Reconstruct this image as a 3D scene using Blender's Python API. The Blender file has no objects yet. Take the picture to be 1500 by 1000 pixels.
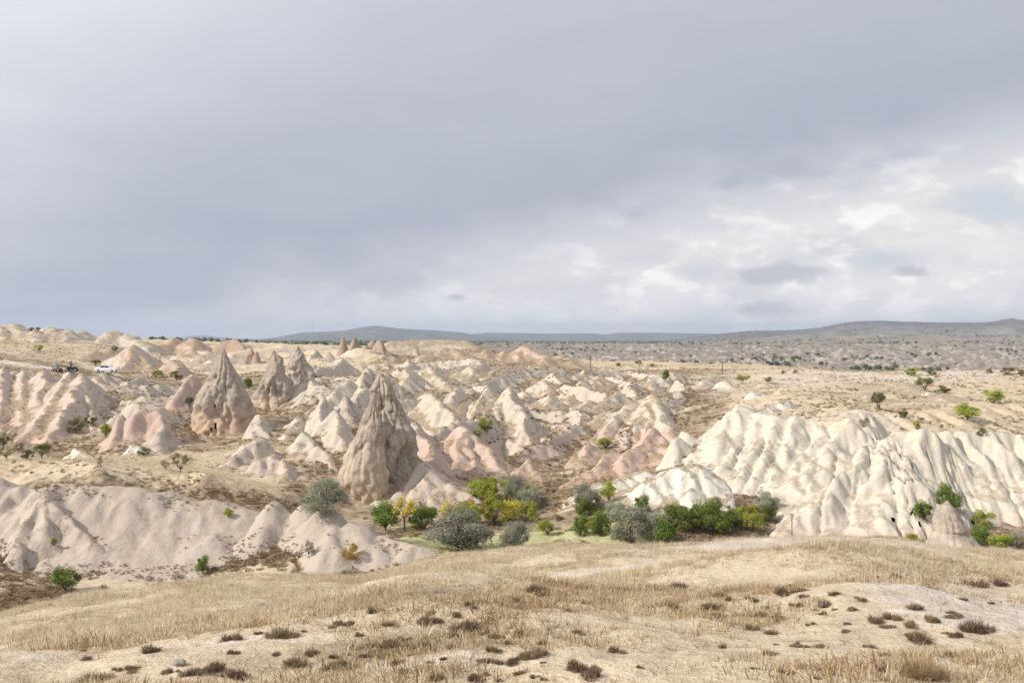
import bpy, bmesh, math, random
import numpy as np
from mathutils import Vector
from mathutils.bvhtree import BVHTree

# ------------------------------------------------------------------ camera
SC = bpy.context.scene
COL = SC.collection
F = 1458.0            # focal length in photo pixels (1500 wide, 35 mm on full frame)
CAMZ = 20.0
HOR = 490.0
cam = bpy.data.cameras.new('camera')
cam.lens = 35.0; cam.sensor_width = 36.0
cam.clip_start = 0.1; cam.clip_end = 60000
cam.shift_y = -10.0 / 1500.0
camo = bpy.data.objects.new('camera', cam)
camo.location = (0, 0, CAMZ); camo.rotation_euler = (math.radians(90), 0, 0)
COL.objects.link(camo); SC.camera = camo

# ------------------------------------------------------------------ world: cloudy sky
SUN_DIR = Vector((-0.86, -0.30, 0.66)).normalized()
world = bpy.data.worlds.new('World'); SC.world = world; world.use_nodes = True

class NT:
    """small helper to write node trees"""
    def __init__(self, tree):
        self.t = tree; tree.nodes.clear()
    def n(self, typ, **kw):
        nd = self.t.nodes.new(typ)
        for k, v in kw.items(): setattr(nd, k, v)
        return nd
    def put(self, sock, v):
        if hasattr(v, 'is_output') or isinstance(v, bpy.types.NodeSocket): self.t.links.new(v, sock)
        elif isinstance(v, (tuple, list)) and len(v) == 3 and sock.type == 'RGBA': sock.default_value = (*v, 1)
        else: sock.default_value = v
    def m(self, op, a, b=0.0, c=None, clamp=False):
        nd = self.n('ShaderNodeMath', operation=op); nd.use_clamp = clamp
        self.put(nd.inputs[0], a); self.put(nd.inputs[1], b)
        if c is not None: self.put(nd.inputs[2], c)
        return nd.outputs[0]
    def vm(self, op, a, b=None):
        nd = self.n('ShaderNodeVectorMath', operation=op)
        self.put(nd.inputs[0], a)
        if b is not None: self.put(nd.inputs[1], b)
        return nd.outputs['Value'] if op in ('DOT_PRODUCT', 'LENGTH') else nd.outputs[0]
    def noise(self, vec, scale=1.0, detail=4.0, rough=0.55, dist=0.0):
        nd = self.n('ShaderNodeTexNoise'); self.put(nd.inputs['Vector'], vec)
        nd.inputs['Scale'].default_value = scale; nd.inputs['Detail'].default_value = detail
        nd.inputs['Roughness'].default_value = rough; nd.inputs['Distortion'].default_value = dist
        return nd.outputs['Fac']
    def step(self, v, a, b, lo=0.0, hi=1.0):
        nd = self.n('ShaderNodeMapRange', interpolation_type='SMOOTHSTEP')
        self.put(nd.inputs['Value'], v)
        nd.inputs['From Min'].default_value = a; nd.inputs['From Max'].default_value = b
        nd.inputs['To Min'].default_value = lo; nd.inputs['To Max'].default_value = hi
        return nd.outputs['Result']
    def mix(self, f, a, b):
        nd = self.n('ShaderNodeMix', data_type='RGBA')
        self.put(nd.inputs[0], f); self.put(nd.inputs[6], a); self.put(nd.inputs[7], b)
        return nd.outputs[2]
    def xyz(self, x, y, z):
        nd = self.n('ShaderNodeCombineXYZ')
        for s, v in zip(nd.inputs, (x, y, z)): self.put(s, v)
        return nd.outputs[0]
    def sep(self, v):
        nd = self.n('ShaderNodeSeparateXYZ'); self.put(nd.inputs[0], v); return nd.outputs

def build_world():
    w = NT(world.node_tree)
    d = w.vm('NORMALIZE', w.n('ShaderNodeTexCoord').outputs['Generated'])
    dx, dy, dz = w.sep(d)[:3]
    az = w.m('MAXIMUM', dz, 0.0)
    inv = w.m('DIVIDE', 1.0, w.m('ADD', az, 0.07))
    plane = w.xyz(w.m('MULTIPLY', dx, inv), w.m('MULTIPLY', dy, inv), 0.0)
    big = w.noise(plane, 0.4, 2, 0.5, 0.3)
    mid = w.noise(plane, 0.55, 4, 0.5, 0.5)
    low = w.noise(w.xyz(w.m('MULTIPLY', dx, 6.0), w.m('MULTIPLY', dy, 6.0), w.m('MULTIPLY', dz, 15.0)), 1.7, 6, 0.55, 0.2)
    fin = w.noise(w.xyz(w.m('MULTIPLY', dx, 14.0), w.m('MULTIPLY', dy, 14.0), w.m('MULTIPLY', dz, 27.0)), 1.5, 6, 0.55, 0.1)
    # the cloud deck: one straight, ragged edge running from the left horizon up to the right
    e = w.m('SUBTRACT', dz, w.m('ADD', w.m('MULTIPLY', dy, 0.092), w.m('MULTIPLY', dx, 0.228)))
    e = w.m('ADD', e, w.m('MULTIPLY', w.m('SUBTRACT', low, 0.5), 0.13))
    deck = w.step(e, -0.055, 0.05)
    glow = w.step(w.m('ADD', w.vm('DOT_PRODUCT', d, tuple(SUN_DIR)), w.m('MULTIPLY', dz, 0.5)), 0.08, 0.55)
    dk = w.mix(w.step(w.m('ADD', e, w.m('MULTIPLY', w.m('SUBTRACT', big, 0.5), 0.35)), 0.0, 0.34), (0.37, 0.395, 0.47), (0.485, 0.50, 0.56))
    dk = w.mix(w.m('MULTIPLY', glow, w.step(mid, 0.25, 0.7, 0.45, 1.0)), dk, (0.78, 0.79, 0.825))
    # below it: pale broken cloud with blue gaps and small bright heads
    nish = w.n('ShaderNodeTexSky', sky_type='NISHITA'); nish.sun_disc = False
    nish.sun_elevation = math.asin(SUN_DIR.z); nish.sun_rotation = math.atan2(SUN_DIR.x, SUN_DIR.y)
    nish.air_density = 1.0; nish.dust_density = 1.5
    blue = w.vm('SCALE', nish.outputs[0]); blue.node.inputs['Scale'].default_value = 0.085
    pale = w.mix(w.step(low, 0.36, 0.64), (0.60, 0.598, 0.62), (0.73, 0.715, 0.712))
    pale = w.mix(w.m('MULTIPLY', w.step(fin, 0.47, 0.62), w.step(low, 0.42, 0.56)), pale, (0.86, 0.845, 0.83))
    pale = w.mix(w.step(dz, 0.06, 0.0, 0, 0.6), pale, (0.73, 0.71, 0.705))
    pale = w.mix(w.step(dx, 0.12, -0.34, 0.0, 0.5), pale, (0.55, 0.555, 0.585))
    gap = w.m('MULTIPLY', w.step(low, 0.47, 0.30), w.step(dx, 0.05, 0.35))
    pale = w.mix(w.m('MULTIPLY', gap, 0.6), pale, w.mix(0.6, blue, (0.56, 0.64, 0.755)))
    col = w.mix(deck, pale, dk)
    # a few small grey clouds drifting under the pale layer
    u = w.m('DIVIDE', dx, w.m('MAXIMUM', dy, 0.05)); v = w.m('DIVIDE', dz, w.m('MAXIMUM', dy, 0.05))
    for (px, py, rx, ry) in ((1140, 403, 74, 17), (1335, 398, 36, 12), (1105, 453, 50, 19), (560, 415, 60, 22), (665, 436, 30, 9)):
        a = w.m('DIVIDE', w.m('SUBTRACT', u, (px - 750) / F), rx / F)
        b = w.m('DIVIDE', w.m('SUBTRACT', v, (HOR - py) / F), ry / F)
        r = w.m('SQRT', w.m('ADD', w.m('MULTIPLY', a, a), w.m('MULTIPLY', b, b)))
        r = w.m('ADD', r, w.m('MULTIPLY', w.m('SUBTRACT', fin, 0.5), 2.2))
        k = w.m('MULTIPLY', w.step(r, 1.15, 0.35), w.step(dy, 0.1, 0.3))
        col = w.mix(w.m('MULTIPLY', k, 0.85), col, (0.45, 0.455, 0.50))
    bg = w.n('ShaderNodeBackground'); w.put(bg.inputs[0], col); bg.inputs[1].default_value = 1.0
    out = w.n('ShaderNodeOutputWorld'); w.t.links.new(bg.outputs[0], out.inputs[0])
build_world()

# ------------------------------------------------------------------ sun, exposure
sl = bpy.data.lights.new('sun', 'SUN'); sl.energy = 4.0; sl.angle = math.radians(3.5); sl.color = (1.0, 0.93, 0.83)
slo = bpy.data.objects.new('sun', sl); COL.objects.link(slo)
slo.rotation_euler = SUN_DIR.to_track_quat('Z', 'Y').to_euler(); slo.location = (-60, -40, 120)
vs = SC.view_settings
vs.view_transform = 'Standard'; vs.look = 'None'; vs.gamma = 1.0; vs.exposure = 0.27; vs.use_curve_mapping = False

SC.cycles.max_bounces = 4; SC.cycles.diffuse_bounces = 2; SC.cycles.volume_bounces = 0; SC.cycles.transparent_max_bounces = 4

# ------------------------------------------------------------------ noise in numpy
_rs = np.random.RandomState(7)
_perm = np.concatenate([_rs.permutation(512)] * 3)
_g2 = np.stack([np.cos(np.linspace(0, 2 * np.pi, 512, endpoint=False)), np.sin(np.linspace(0, 2 * np.pi, 512, endpoint=False))], 1)
_g3 = _rs.normal(size=(512, 3)); _g3 /= np.linalg.norm(_g3, axis=1)[:, None]
def perlin2(x, y):
    x = np.asarray(x, float); y = np.asarray(y, float)
    xi = np.floor(x).astype(int); yi = np.floor(y).astype(int)
    xf = x - xi; yf = y - yi
    u = xf * xf * xf * (xf * (xf * 6 - 15) + 10); v = yf * yf * yf * (yf * (yf * 6 - 15) + 10)
    def g(ix, iy, fx, fy):
        h = _perm[(_perm[ix & 511] + iy) & 511]
        return _g2[h, 0] * fx + _g2[h, 1] * fy
    a = g(xi, yi, xf, yf); b = g(xi + 1, yi, xf - 1, yf)
    c = g(xi, yi + 1, xf, yf - 1); d = g(xi + 1, yi + 1, xf - 1, yf - 1)
    return ((a + u * (b - a)) * (1 - v) + (c + u * (d - c)) * v) * 1.5
def perlin3(x, y, z):
    xi = np.floor(x).astype(int); yi = np.floor(y).astype(int); zi = np.floor(z).astype(int)
    xf = x - xi; yf = y - yi; zf = z - zi
    s = lambda t: t * t * t * (t * (t * 6 - 15) + 10)
    u, v, w = s(xf), s(yf), s(zf)
    def g(i, j, k):
        h = _perm[(_perm[(_perm[(xi + i) & 511] + yi + j) & 511] + zi + k) & 511]
        q = _g3[h]
        return q[..., 0] * (xf - i) + q[..., 1] * (yf - j) + q[..., 2] * (zf - k)
    l = lambda a, b, t: a + t * (b - a)
    return l(l(l(g(0,0,0), g(1,0,0), u), l(g(0,1,0), g(1,1,0), u), v), l(l(g(0,0,1), g(1,0,1), u), l(g(0,1,1), g(1,1,1), u), v), w) * 1.4
def fbm2(x, y, o=4, gain=0.5):
    t = 0; a = 1.0
    for i in range(o):
        t = t + a * perlin2(x * 2 ** i + 17.3 * i, y * 2 ** i - 9.1 * i); a *= gain
    return t
def fbm3(x, y, z, o=3, gain=0.5):
    t = 0; a = 1.0
    for i in range(o):
        t = t + a * perlin3(x * 2 ** i + 17.3 * i, y * 2 ** i - 9.1 * i, z * 2 ** i + 3.7 * i); a *= gain
    return t
def sst(a, b, x):
    t = np.clip((x - a) / (b - a), 0, 1); return t * t * (3 - 2 * t)

# ------------------------------------------------------------------ pixel <-> place
def P(px, py, Y): return np.array(((px - 750.0) / F * Y, Y, CAMZ - (py - HOR) / F * Y))

# ------------------------------------------------------------------ the lie of the land
# (photo column, distance m, height m): valley floor about 1.5 m, upland about 10.5 m, eye 20 m
CTRL = np.array([
 (-500,64,0.5),(0,64,0.4),(250,66,0.4),(420,70,0.6),(600,66,1.0),(750,66,1.2),(900,66,1.2),(1200,64,1.5),(1500,64,2.5),(2000,64,3),
 (-500,80,0.8),(0,78,0.6),(200,79,0.9),(330,79,1.0),(430,79,1.2),(600,80,1.2),(750,80,1.3),(900,80,1.5),(1100,80,1.6),(1300,80,1.6),(1500,80,2.2),(2000,80,3),
 (150,84,1.4),(240,84,1.4),(310,84,1.6),(60,89.5,7.1),(150,89.5,7.1),(240,89.5,7.0),(310,89.5,6.8),(380,89.5,6.2),(-500,93,7),(0,93,7.4),(150,93,7.4),(300,93,7.1),(400,93,5.6),(450,93,3.6),(500,95,1.4),(600,95,1.5),(750,95,1.8),(900,95,2.1),(1050,95,2.6),(1150,92,3.2),(2000,95,6),
 (-500,115,7),(0,115,6.9),(150,115,6.9),(300,115,6.4),(400,113,5.6),(480,112,3.0),(560,108,2.0),(650,108,2.2),(750,108,2.3),(850,108,2.6),(950,106,3.2),(1040,106,4.6),(1120,104,6.2),(1200,96,4),(1300,95,3.6),(1400,95,3.8),(1500,95,4),(1250,104,10.2),(1330,101,9.9),(1400,101,10.0),(1500,101,10.0),(1600,101,10.0),(2000,110,10),
 (-500,135,6.5),(0,130,5.8),(100,130,5.6),(200,132,5.2),(300,135,4.2),(380,130,4.6),(460,128,4.9),(540,125,3.8),(620,122,3.6),(700,125,3.8),(780,128,4.2),(860,126,4.4),(950,124,5.4),(1010,122,6.6),(1080,124,9.5),(1200,130,10.7),(1400,130,10.8),(2000,130,11),
 (-500,160,9),(0,160,8.5),(100,160,8),(200,160,7.5),(280,160,6.6),(400,162,6.8),(480,160,7.6),(560,160,7.6),(650,155,6.6),(750,152,6.6),(830,152,6.6),(920,155,8.2),(1010,155,9.3),(1120,160,11),(1250,160,11.2),(1450,160,11.4),(2000,160,11.5),
 (-500,200,14),(0,195,13.2),(100,195,12.8),(200,200,11.6),(300,200,9.8),(400,200,10.8),(500,200,11.6),(600,200,11.3),(700,200,11.4),(800,198,11.0),(900,200,10.8),(1000,200,10.8),(1150,200,11.2),(1300,200,11.6),(1500,200,12.0),(2000,200,12),
 (-500,250,18),(0,250,16.6),(100,250,15.8),(200,250,13.8),(300,250,12.8),(420,250,12.9),(520,250,13.4),(600,240,13.6),(700,235,13.4),(800,235,12.6),(900,240,11.6),(1000,250,11.2),(1150,250,11.0),(1300,250,10.6),(1500,250,11.0),(2000,250,11),
 (-500,330,24),(0,330,23.0),(60,330,22.2),(130,330,20.6),(200,330,18.0),(280,330,16.2),(400,330,15.0),(500,330,15.2),(600,320,16.0),(680,310,15.6),(760,310,13.4),(850,310,11.6),(1000,330,10.8),(1150,330,9.4),(1300,310,8.0),(1500,310,8.6),(2000,330,8),
 (-500,450,22),(0,450,21),(150,450,18.5),(300,450,15.6),(500,450,14.6),(650,450,12.5),(800,450,6),(1000,450,4.0),(1200,450,1.5),(1500,450,2),(2000,450,3),
 (-500,700,16),(0,700,15),(300,700,12.6),(500,700,12.2),(700,700,6),(900,700,-1.5),(1200,700,-3.5),(1500,700,-3.5),(2000,700,-2),
 (-500,1200,14),(0,1200,13),(300,1200,10.5),(600,1200,9.5),(800,1200,0),(1000,1200,-2),(1300,1200,0.5),(1500,1200,0.5),(2000,1200,2),
 (-500,2200,8),(300,2200,3.5),(700,2200,2.5),(1000,2200,1),(1300,2200,1.5),(1500,2200,1.5),(2000,2200,2),
 (-500,4000,-4),(300,4000,-7),(750,4000,-8),(1100,4000,-8),(1500,4000,-6),(2000,4000,-6),
 (-500,9000,-25),(750,9000,-30),(2000,9000,-30)], float)
def solve_land(extra):
    """smooth surface through the survey points and the feet of all the rocks"""
    ex = np.array(extra, float)
    eab = np.stack([ex[:, 0] / 190.0, np.log(ex[:, 1]) * 5.0], 1)
    cab = np.stack([CTRL[:, 0] / 190.0, np.log(CTRL[:, 1]) * 5.0], 1)
    far = np.min(np.linalg.norm(cab[:, None] - eab[None], axis=2), axis=1) > 0.33
    keep = [0]                                   # thin out feet that fall on one another: the lower one counts
    order = np.argsort(ex[:, 2]); keep = []
    for i in order:
        if all(np.hypot(*(eab[i] - eab[k])) > 0.10 for k in keep): keep.append(i)
    pts = np.concatenate([cab[far], eab[keep]]); val = np.concatenate([CTRL[far, 2], ex[keep, 2]])
    n = len(pts)
    K = np.linalg.norm(pts[:, None] - pts[None], axis=2) - 0.04 * np.eye(n)
    A = np.block([[K, np.ones((n, 1)), pts], [np.ones((1, n)), np.zeros((1, 3))], [pts.T, np.zeros((2, 3))]])
    W = np.linalg.solve(A, np.concatenate([val, np.zeros(3)]))
    ga = np.arange(-900, 2401, 10) / 190.0; gb = np.arange(math.log(50) * 5, math.log(14000) * 5, 0.035)
    a, b = np.meshgrid(ga, gb)
    out = W[n] + W[n + 1] * a + W[n + 2] * b
    for i in range(n): out += W[i] * np.hypot(a - pts[i, 0], b - pts[i, 1])
    return ga, gb, out
LAND = None
def land(px, Y):
    ga, gb, T = LAND
    a = (np.clip(px, -890, 2380) / 190.0 - ga[0]) / (ga[1] - ga[0]); b = (np.log(np.clip(Y, 51, 13500)) * 5.0 - gb[0]) / (gb[1] - gb[0])
    i = a.astype(int); j = b.astype(int); fa = a - i; fb = b - j
    return (T[j, i] * (1 - fa) + T[j, i + 1] * fa) * (1 - fb) + (T[j + 1, i] * (1 - fa) + T[j + 1, i + 1] * fa) * fb
# far hills: distance of the crest, run-up, skyline in photo pixels
HILLS = [
 (9500, 1500, [(-900,497),(230,497),(262,494),(285,491.5),(298,490.5),(315,493),(345,496),(420,497),(2400,497)]),
 (5200, 1300, [(-900,501),(330,500),(400,495),(440,487),(480,485.5),(505,484),(530,479),(552,477),(585,481),(640,484),(680,487),(700,492),(760,499),(2400,501)]),
 (6800, 1200, [(-900,500),(660,500),(690,489),(715,487),(760,487.5),(800,488.5),(870,488),(885,490),(905,487),(960,487),(1010,488),(1060,488.5),(1120,489),(2400,489)]),
 (3600, 1500, [(-900,503),(880,503),(980,501),(1030,493),(1060,488),(1100,484.5),(1150,484),(1200,480),(1235,473),(1262,470),(1290,469.5),(1330,471),(1380,472),(1440,472),(1462,470),(1472,467),(1485,467),(1500,469),(1600,466),(1800,470),(2400,475)])]
FG = np.array([(-900,960,33),(-300,930,34),(0,906,35),(130,884,36),(250,866,37),(340,853,38),(430,849,39),(520,846,39),(620,817,40),(720,806,40),(800,801,40),(1000,797,40),(1130,793,40),(1230,789,41),(1330,797,40),(1420,805,40),(1500,808,40),(1800,815,40),(2400,820,40)], float)
MOUNDS = [(600,905,15,2.6,2.2,0.42),(690,960,11.5,1.6,1.5,0.22),(1190,872,20,3.4,3.0,0.55),(1290,930,14,1.8,2.0,0.30),(420,960,10.5,1.6,1.4,0.2),(250,830,30,5,4,0.4),(1210,815,33,6,3,0.35),(900,850,25,5,3,0.25)]
def base(X, Y):
    X = np.asarray(X, float); Y = np.asarray(Y, float)
    Ys = np.maximum(Y, 1.5)
    px = np.clip(750 + F * X / Ys, -2600, 4100)
    pc = np.clip(px, -900, 2400)
    pyc = np.interp(pc, FG[:, 0], FG[:, 1]); Yc = np.interp(pc, FG[:, 0], FG[:, 2])
    zc = CAMZ - (pyc - HOR) / F * Yc
    zb = CAMZ - (1000 - HOR) / F * 7.5
    fg = zc + (zb - zc) * (Yc - Y) / (Yc - 7.5)
    for (mx, my, mY, sx, sy, h) in MOUNDS:
        c = P(mx, my, mY); fg = fg + h * np.exp(-((X - c[0]) / sx) ** 2 - ((Y - mY) / sy) ** 2)
    nf = fbm2(X * 0.22, Y * 0.22, 3) * 0.16 + fbm2(X * 1.1 + 5, Y * 1.1, 3) * 0.045
    fg = fg + nf * sst(4, 9, Y)
    far = Y > 55
    L = np.zeros_like(fg)
    sel = Y > 30
    if np.any(sel): L[sel] = land(px[sel], np.maximum(Y[sel], 64))
    t = np.clip((Y - Yc) / (64 - Yc), 0, 1)
    z = np.where(Y < Yc, fg, zc + nf * (1 - t) + (L - zc) * t)
    und = fbm2(X * 0.06, Y * 0.06, 4) * 0.55 + fbm2(X * 0.35, Y * 0.35, 3) * 0.16
    z = z + und * sst(60, 95, Y) * np.where(Y > 85, 1, 0.6)
    # fluted bare slopes between the big fins
    bd = np.maximum(sst(400, 470, px) * (1 - sst(985, 1030, px)) * sst(112, 130, Y) * (1 - sst(225, 245, Y)), (1 - sst(230, 300, px)) * sst(128, 142, Y) * (1 - sst(185, 196, Y)))
    bd = np.maximum(bd, 0.55 * sst(236, 262, Y) * (1 - sst(360, 420, Y)) * sst(150, 260, px) * (1 - sst(820, 880, px)))
    wx = X + 2.5 * fbm2(X * 0.08 + 2, Y * 0.08, 2)
    rd = 1 - np.abs(perlin2((wx - 0.25 * Y) / 13.0, Y / 27.0)) * 1.9
    rd2 = 1 - np.abs(perlin2((wx + 0.2 * Y) / 4.2 + 9, Y / 9.0)) * 1.9
    z = z + bd * ((rd - 0.5) * 4.2 + (rd2 - 0.55) * 0.4)
    if WORN is not None: z = z + worn(X, Y)
    # eroded far country
    if np.any(Y > 350):
        fr = sst(380, 650, Y) * sst(650, 900, px) * (1 - sst(1500, 2300, Y))
        rg = 1 - np.abs(fbm2(X / 55, Y / 70, 4))
        z = z + fr * (rg ** 2 - 0.55) * 11.0
        z = z + sst(350, 500, Y) * (1 - sst(650, 900, px)) * fbm2(X / 60, Y / 90, 4) * 1.6 * (1 - sst(1500, 2500, Y))
    if np.any(Y > 1500):
        for k, (Yh, run, prof) in enumerate(HILLS):
            pr = np.array(prof, float)
            top = CAMZ - (np.interp(pc, pr[:, 0], pr[:, 1]) - HOR) / F * Yh
            r = np.clip((Y - (Yh - run)) / run, 0, 1)
            rr = r ** 1.4
            gul = (1 - np.abs(fbm2(X / 420 + k * 9, Y / 420, 4))) 
            zz = z + (top - z) * rr + (gul - 0.75) * 0.55 * np.clip(top - z, 0, 80) * (4 * rr * (1 - rr))
            fall = 1 - sst(Yh + 300, Yh + 2500, Y)
            z = np.where((r > 0) & (top > z), z + (zz - z) * fall, z)
    return z

# ------------------------------------------------------------------ weathering: rain run over the whole valley
WORN = None
EX0, EX1, EY0, EY1, ES = -95.0, 100.0, 70.0, 290.0, 0.36
def worn(X, Y):
    if WORN is None: return 0.0
    a = np.clip((X - EX0) / ES, 0, WORN.shape[1] - 1.001); b = np.clip((Y - EY0) / ES, 0, WORN.shape[0] - 1.001)
    i = a.astype(int); j = b.astype(int); fa = a - i; fb = b - j
    v = (WORN[j, i] * (1 - fa) + WORN[j, i + 1] * fa) * (1 - fb) + (WORN[j + 1, i] * (1 - fa) + WORN[j + 1, i + 1] * fa) * fb
    v = v * (1 - 0.65 * sst(-44, -38, X) * (1 - sst(-10, -5, X)) * (1 - sst(91, 94, Y))) * (1 - 0.35 * sst(16, 22, X) * (1 - sst(106, 110, Y)))
    return v * sst(EX0, EX0 + 8, X) * (1 - sst(EX1 - 8, EX1, X)) * sst(EY0, EY0 + 6, Y) * (1 - sst(EY1 - 20, EY1, Y))
def erode(H0, batches=13, drops=16000, steps=46, seed=4):
    H = H0 / ES; ny, nx = H.shape; rs = np.random.RandomState(seed); flat = H.ravel()
    for bt in range(batches):
        px = rs.uniform(2, nx - 3, drops); py = rs.uniform(2, ny - 3, drops)
        dx = np.zeros(drops); dy = np.zeros(drops); sp = np.ones(drops); wa = np.ones(drops); sed = np.zeros(drops)
        for st in range(steps):
            i = px.astype(int); j = py.astype(int); u = px - i; v = py - j; k = j * nx + i
            a, b, c, d = flat[k], flat[k + 1], flat[k + nx], flat[k + nx + 1]
            gx = (b - a) * (1 - v) + (d - c) * v; gy = (c - a) * (1 - u) + (d - b) * u
            h = a * (1 - u) * (1 - v) + b * u * (1 - v) + c * (1 - u) * v + d * u * v
            dx = dx * 0.12 - gx * 0.88; dy = dy * 0.12 - gy * 0.88
            l = np.hypot(dx, dy) + 1e-9; dx /= l; dy /= l
            nxp = np.clip(px + dx, 1, nx - 3); nyp = np.clip(py + dy, 1, ny - 3)
            i2 = nxp.astype(int); j2 = nyp.astype(int); u2 = nxp - i2; v2 = nyp - j2; k2 = j2 * nx + i2
            h2 = flat[k2] * (1 - u2) * (1 - v2) + flat[k2 + 1] * u2 * (1 - v2) + flat[k2 + nx] * (1 - u2) * v2 + flat[k2 + nx + 1] * u2 * v2
            dh = h2 - h
            cap = np.maximum(-dh, 0.008) * sp * wa * 3.2
            dep = np.where(dh > 0, np.minimum(sed, dh), np.where(sed > cap, (sed - cap) * 0.25, -np.minimum((cap - sed) * 0.22, np.maximum(-dh, 0))))
            sed -= dep
            for kk, ww in ((k, (1 - u) * (1 - v)), (k + 1, u * (1 - v)), (k + nx, (1 - u) * v), (k + nx + 1, u * v)):
                flat += np.bincount(kk, weights=dep * ww, minlength=flat.size)
            sp = np.sqrt(np.clip(sp * sp - dh * 1.2, 0.05, 9)); wa *= 0.975; px, py = nxp, nyp
        Hm = flat.reshape(ny, nx); lap = np.zeros_like(Hm)
        lap[1:-1, 1:-1] = (Hm[:-2, 1:-1] + Hm[2:, 1:-1] + Hm[1:-1, :-2] + Hm[1:-1, 2:]) / 4 - Hm[1:-1, 1:-1]
        flat = (Hm + lap * 0.10).ravel()
    return flat.reshape(ny, nx) * ES - H0

# ------------------------------------------------------------------ rock height fields
class Fin:
    """an eroded ridge: a crest line with sloping flanks"""
    def __init__(self, pts, slope=1.25, rad=0.7, run=0.0, rough=0.1, warp=0.7, comp=0.58):
        yn = pts[-1][2]
        pts = [(a, b, yn + comp * (c - yn)) for a, b, c in pts]
        self.px = pts; self.p = [P(*q) for q in pts]
        for q in self.p[:-1]: q[2] += 0.35            # what the rain will take off again
        self.slope = slope * (0.8 if slope < 2 else 1.0); self.rad = rad * 0.6; self.run = run; self.rough = rough; self.warp = warp
    def h(self, X, Y):
        w = self.warp
        Xw = X + w * fbm2(X * 0.2 + 3, Y * 0.2, 2) + w * 0.25 * fbm2(X * 0.7, Y * 0.7 + 7, 2)
        Yw = Y + w * fbm2(X * 0.2 - 8, Y * 0.2 + 5, 2) + w * 0.25 * fbm2(X * 0.7 + 4, Y * 0.7, 2)
        best = np.full(X.shape, -1e9); acc = 0.0
        p = self.p if len(self.p) > 1 else [self.p[0], self.p[0] + np.array((0.01, 0, 0))]
        for a, b in zip(p[:-1], p[1:]):
            ab = b[:2] - a[:2]; L2 = max(ab @ ab, 1e-6)
            t = np.clip(((Xw - a[0]) * ab[0] + (Yw - a[1]) * ab[1]) / L2, 0, 1)
            d = np.hypot(Xw - (a[0] + t * ab[0]), Yw - (a[1] + t * ab[1]))
            best = np.maximum(best, a[2] + t * (b[2] - a[2]) - self.slope * (np.sqrt(d * d + self.rad ** 2) - self.rad))
        best = best + 0.12 * np.sin(best * 2.4 + 2.5 * perlin2(X * 0.12, Y * 0.12))      # harder and softer beds
        if self.run > 0:                              # deep rain grooves down the face
            s = X - 0.6 * Y * (1 - sst(34, 44, X)) + 1.2 * fbm2(X * 0.16, Y * 0.16 + 3, 2)
            gv = np.exp(-np.abs(perlin2(s * 0.21, Y * 0.03 + 2)) * 13) + 0.5 * np.exp(-np.abs(perlin2(s * 0.52 + 40, Y * 0.06)) * 9)
            best = best - self.run * gv * np.clip((10.6 - best) / 1.5, 0, 1)
        return best + self.rough * fbm2(X * 0.8 + 11, Y * 0.8 - 4, 4) + worn(X, Y)
    def box(self, z0):
        q = np.array(self.p)
        m = (q[:, 2].max() - z0) / self.slope + self.rad + 1.5
        m = float(np.clip(m, 2.0, 16.0))
        return q[:, 0].min() - m, q[:, 0].max() + m, q[:, 1].min() - m, q[:, 1].max() + m

ROCKS = []      # (object, fins, box) so that plants can be set down on them
def surface(X, Y):
    z = base(X, Y)
    for fins, bx in ROCKS:
        s = (X > bx[0]) & (X < bx[1]) & (Y > bx[2]) & (Y < bx[3])
        if np.any(s):
            zz = z[s]
            for f in fins: zz = np.maximum(zz, f.h(X[s], Y[s]))
            z[s] = zz
    return z
def spot(px, py, y0=58, y1=420):
    """first place where the line of sight through a pixel meets the ground"""
    Y = np.concatenate([np.arange(y0, 200, 0.4), np.arange(200, y1, 1.0)]) if y0 >= 50 else np.arange(y0, y1, 0.08)
    X = (px - 750) / F * Y
    z = surface(X, Y); ray = CAMZ - (py - HOR) / F * Y
    hit = np.nonzero(z >= ray)[0]
    i = hit[0] if len(hit) else int(np.argmax(z - ray))
    return float(X[i]), float(Y[i]), float(z[i])

def mesh_obj(name, verts, faces, mat=None, parent=None, smooth=True, link=True):
    me = bpy.data.meshes.new(name)
    v = np.asarray(verts, np.float32); f = np.asarray(faces, np.int32)
    k = f.shape[1]
    me.vertices.add(len(v)); me.vertices.foreach_set('co', v.ravel())
    me.loops.add(f.size); me.loops.foreach_set('vertex_index', f.ravel())
    me.polygons.add(len(f)); me.polygons.foreach_set('loop_start', np.arange(0, f.size, k, dtype=np.int32))
    me.polygons.foreach_set('loop_total', np.full(len(f), k, np.int32))
    me.polygons.foreach_set('use_smooth', np.full(len(f), smooth))
    me.update(calc_edges=True)
    if mat is not None: me.materials.append(mat)
    o = bpy.data.objects.new(name, me)
    if link: COL.objects.link(o)
    if parent is not None: o.parent = parent
    return o
def tag(o, label=None, cat=None, group=None, kind=None):
    if label: o['label'] = label
    if cat: o['category'] = cat
    if group: o['group'] = group
    if kind: o['kind'] = kind
    return o
def attr(o, name, data):
    a = o.data.attributes.new(name, 'FLOAT', 'POINT'); a.data.foreach_set('value', np.asarray(data, np.float32).ravel())
def grid_faces(r, c):
    i = np.arange(r - 1)[:, None] * c + np.arange(c - 1)[None]
    return np.stack([i, i + 1, i + c + 1, i + c], -1).reshape(-1, 4)

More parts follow.
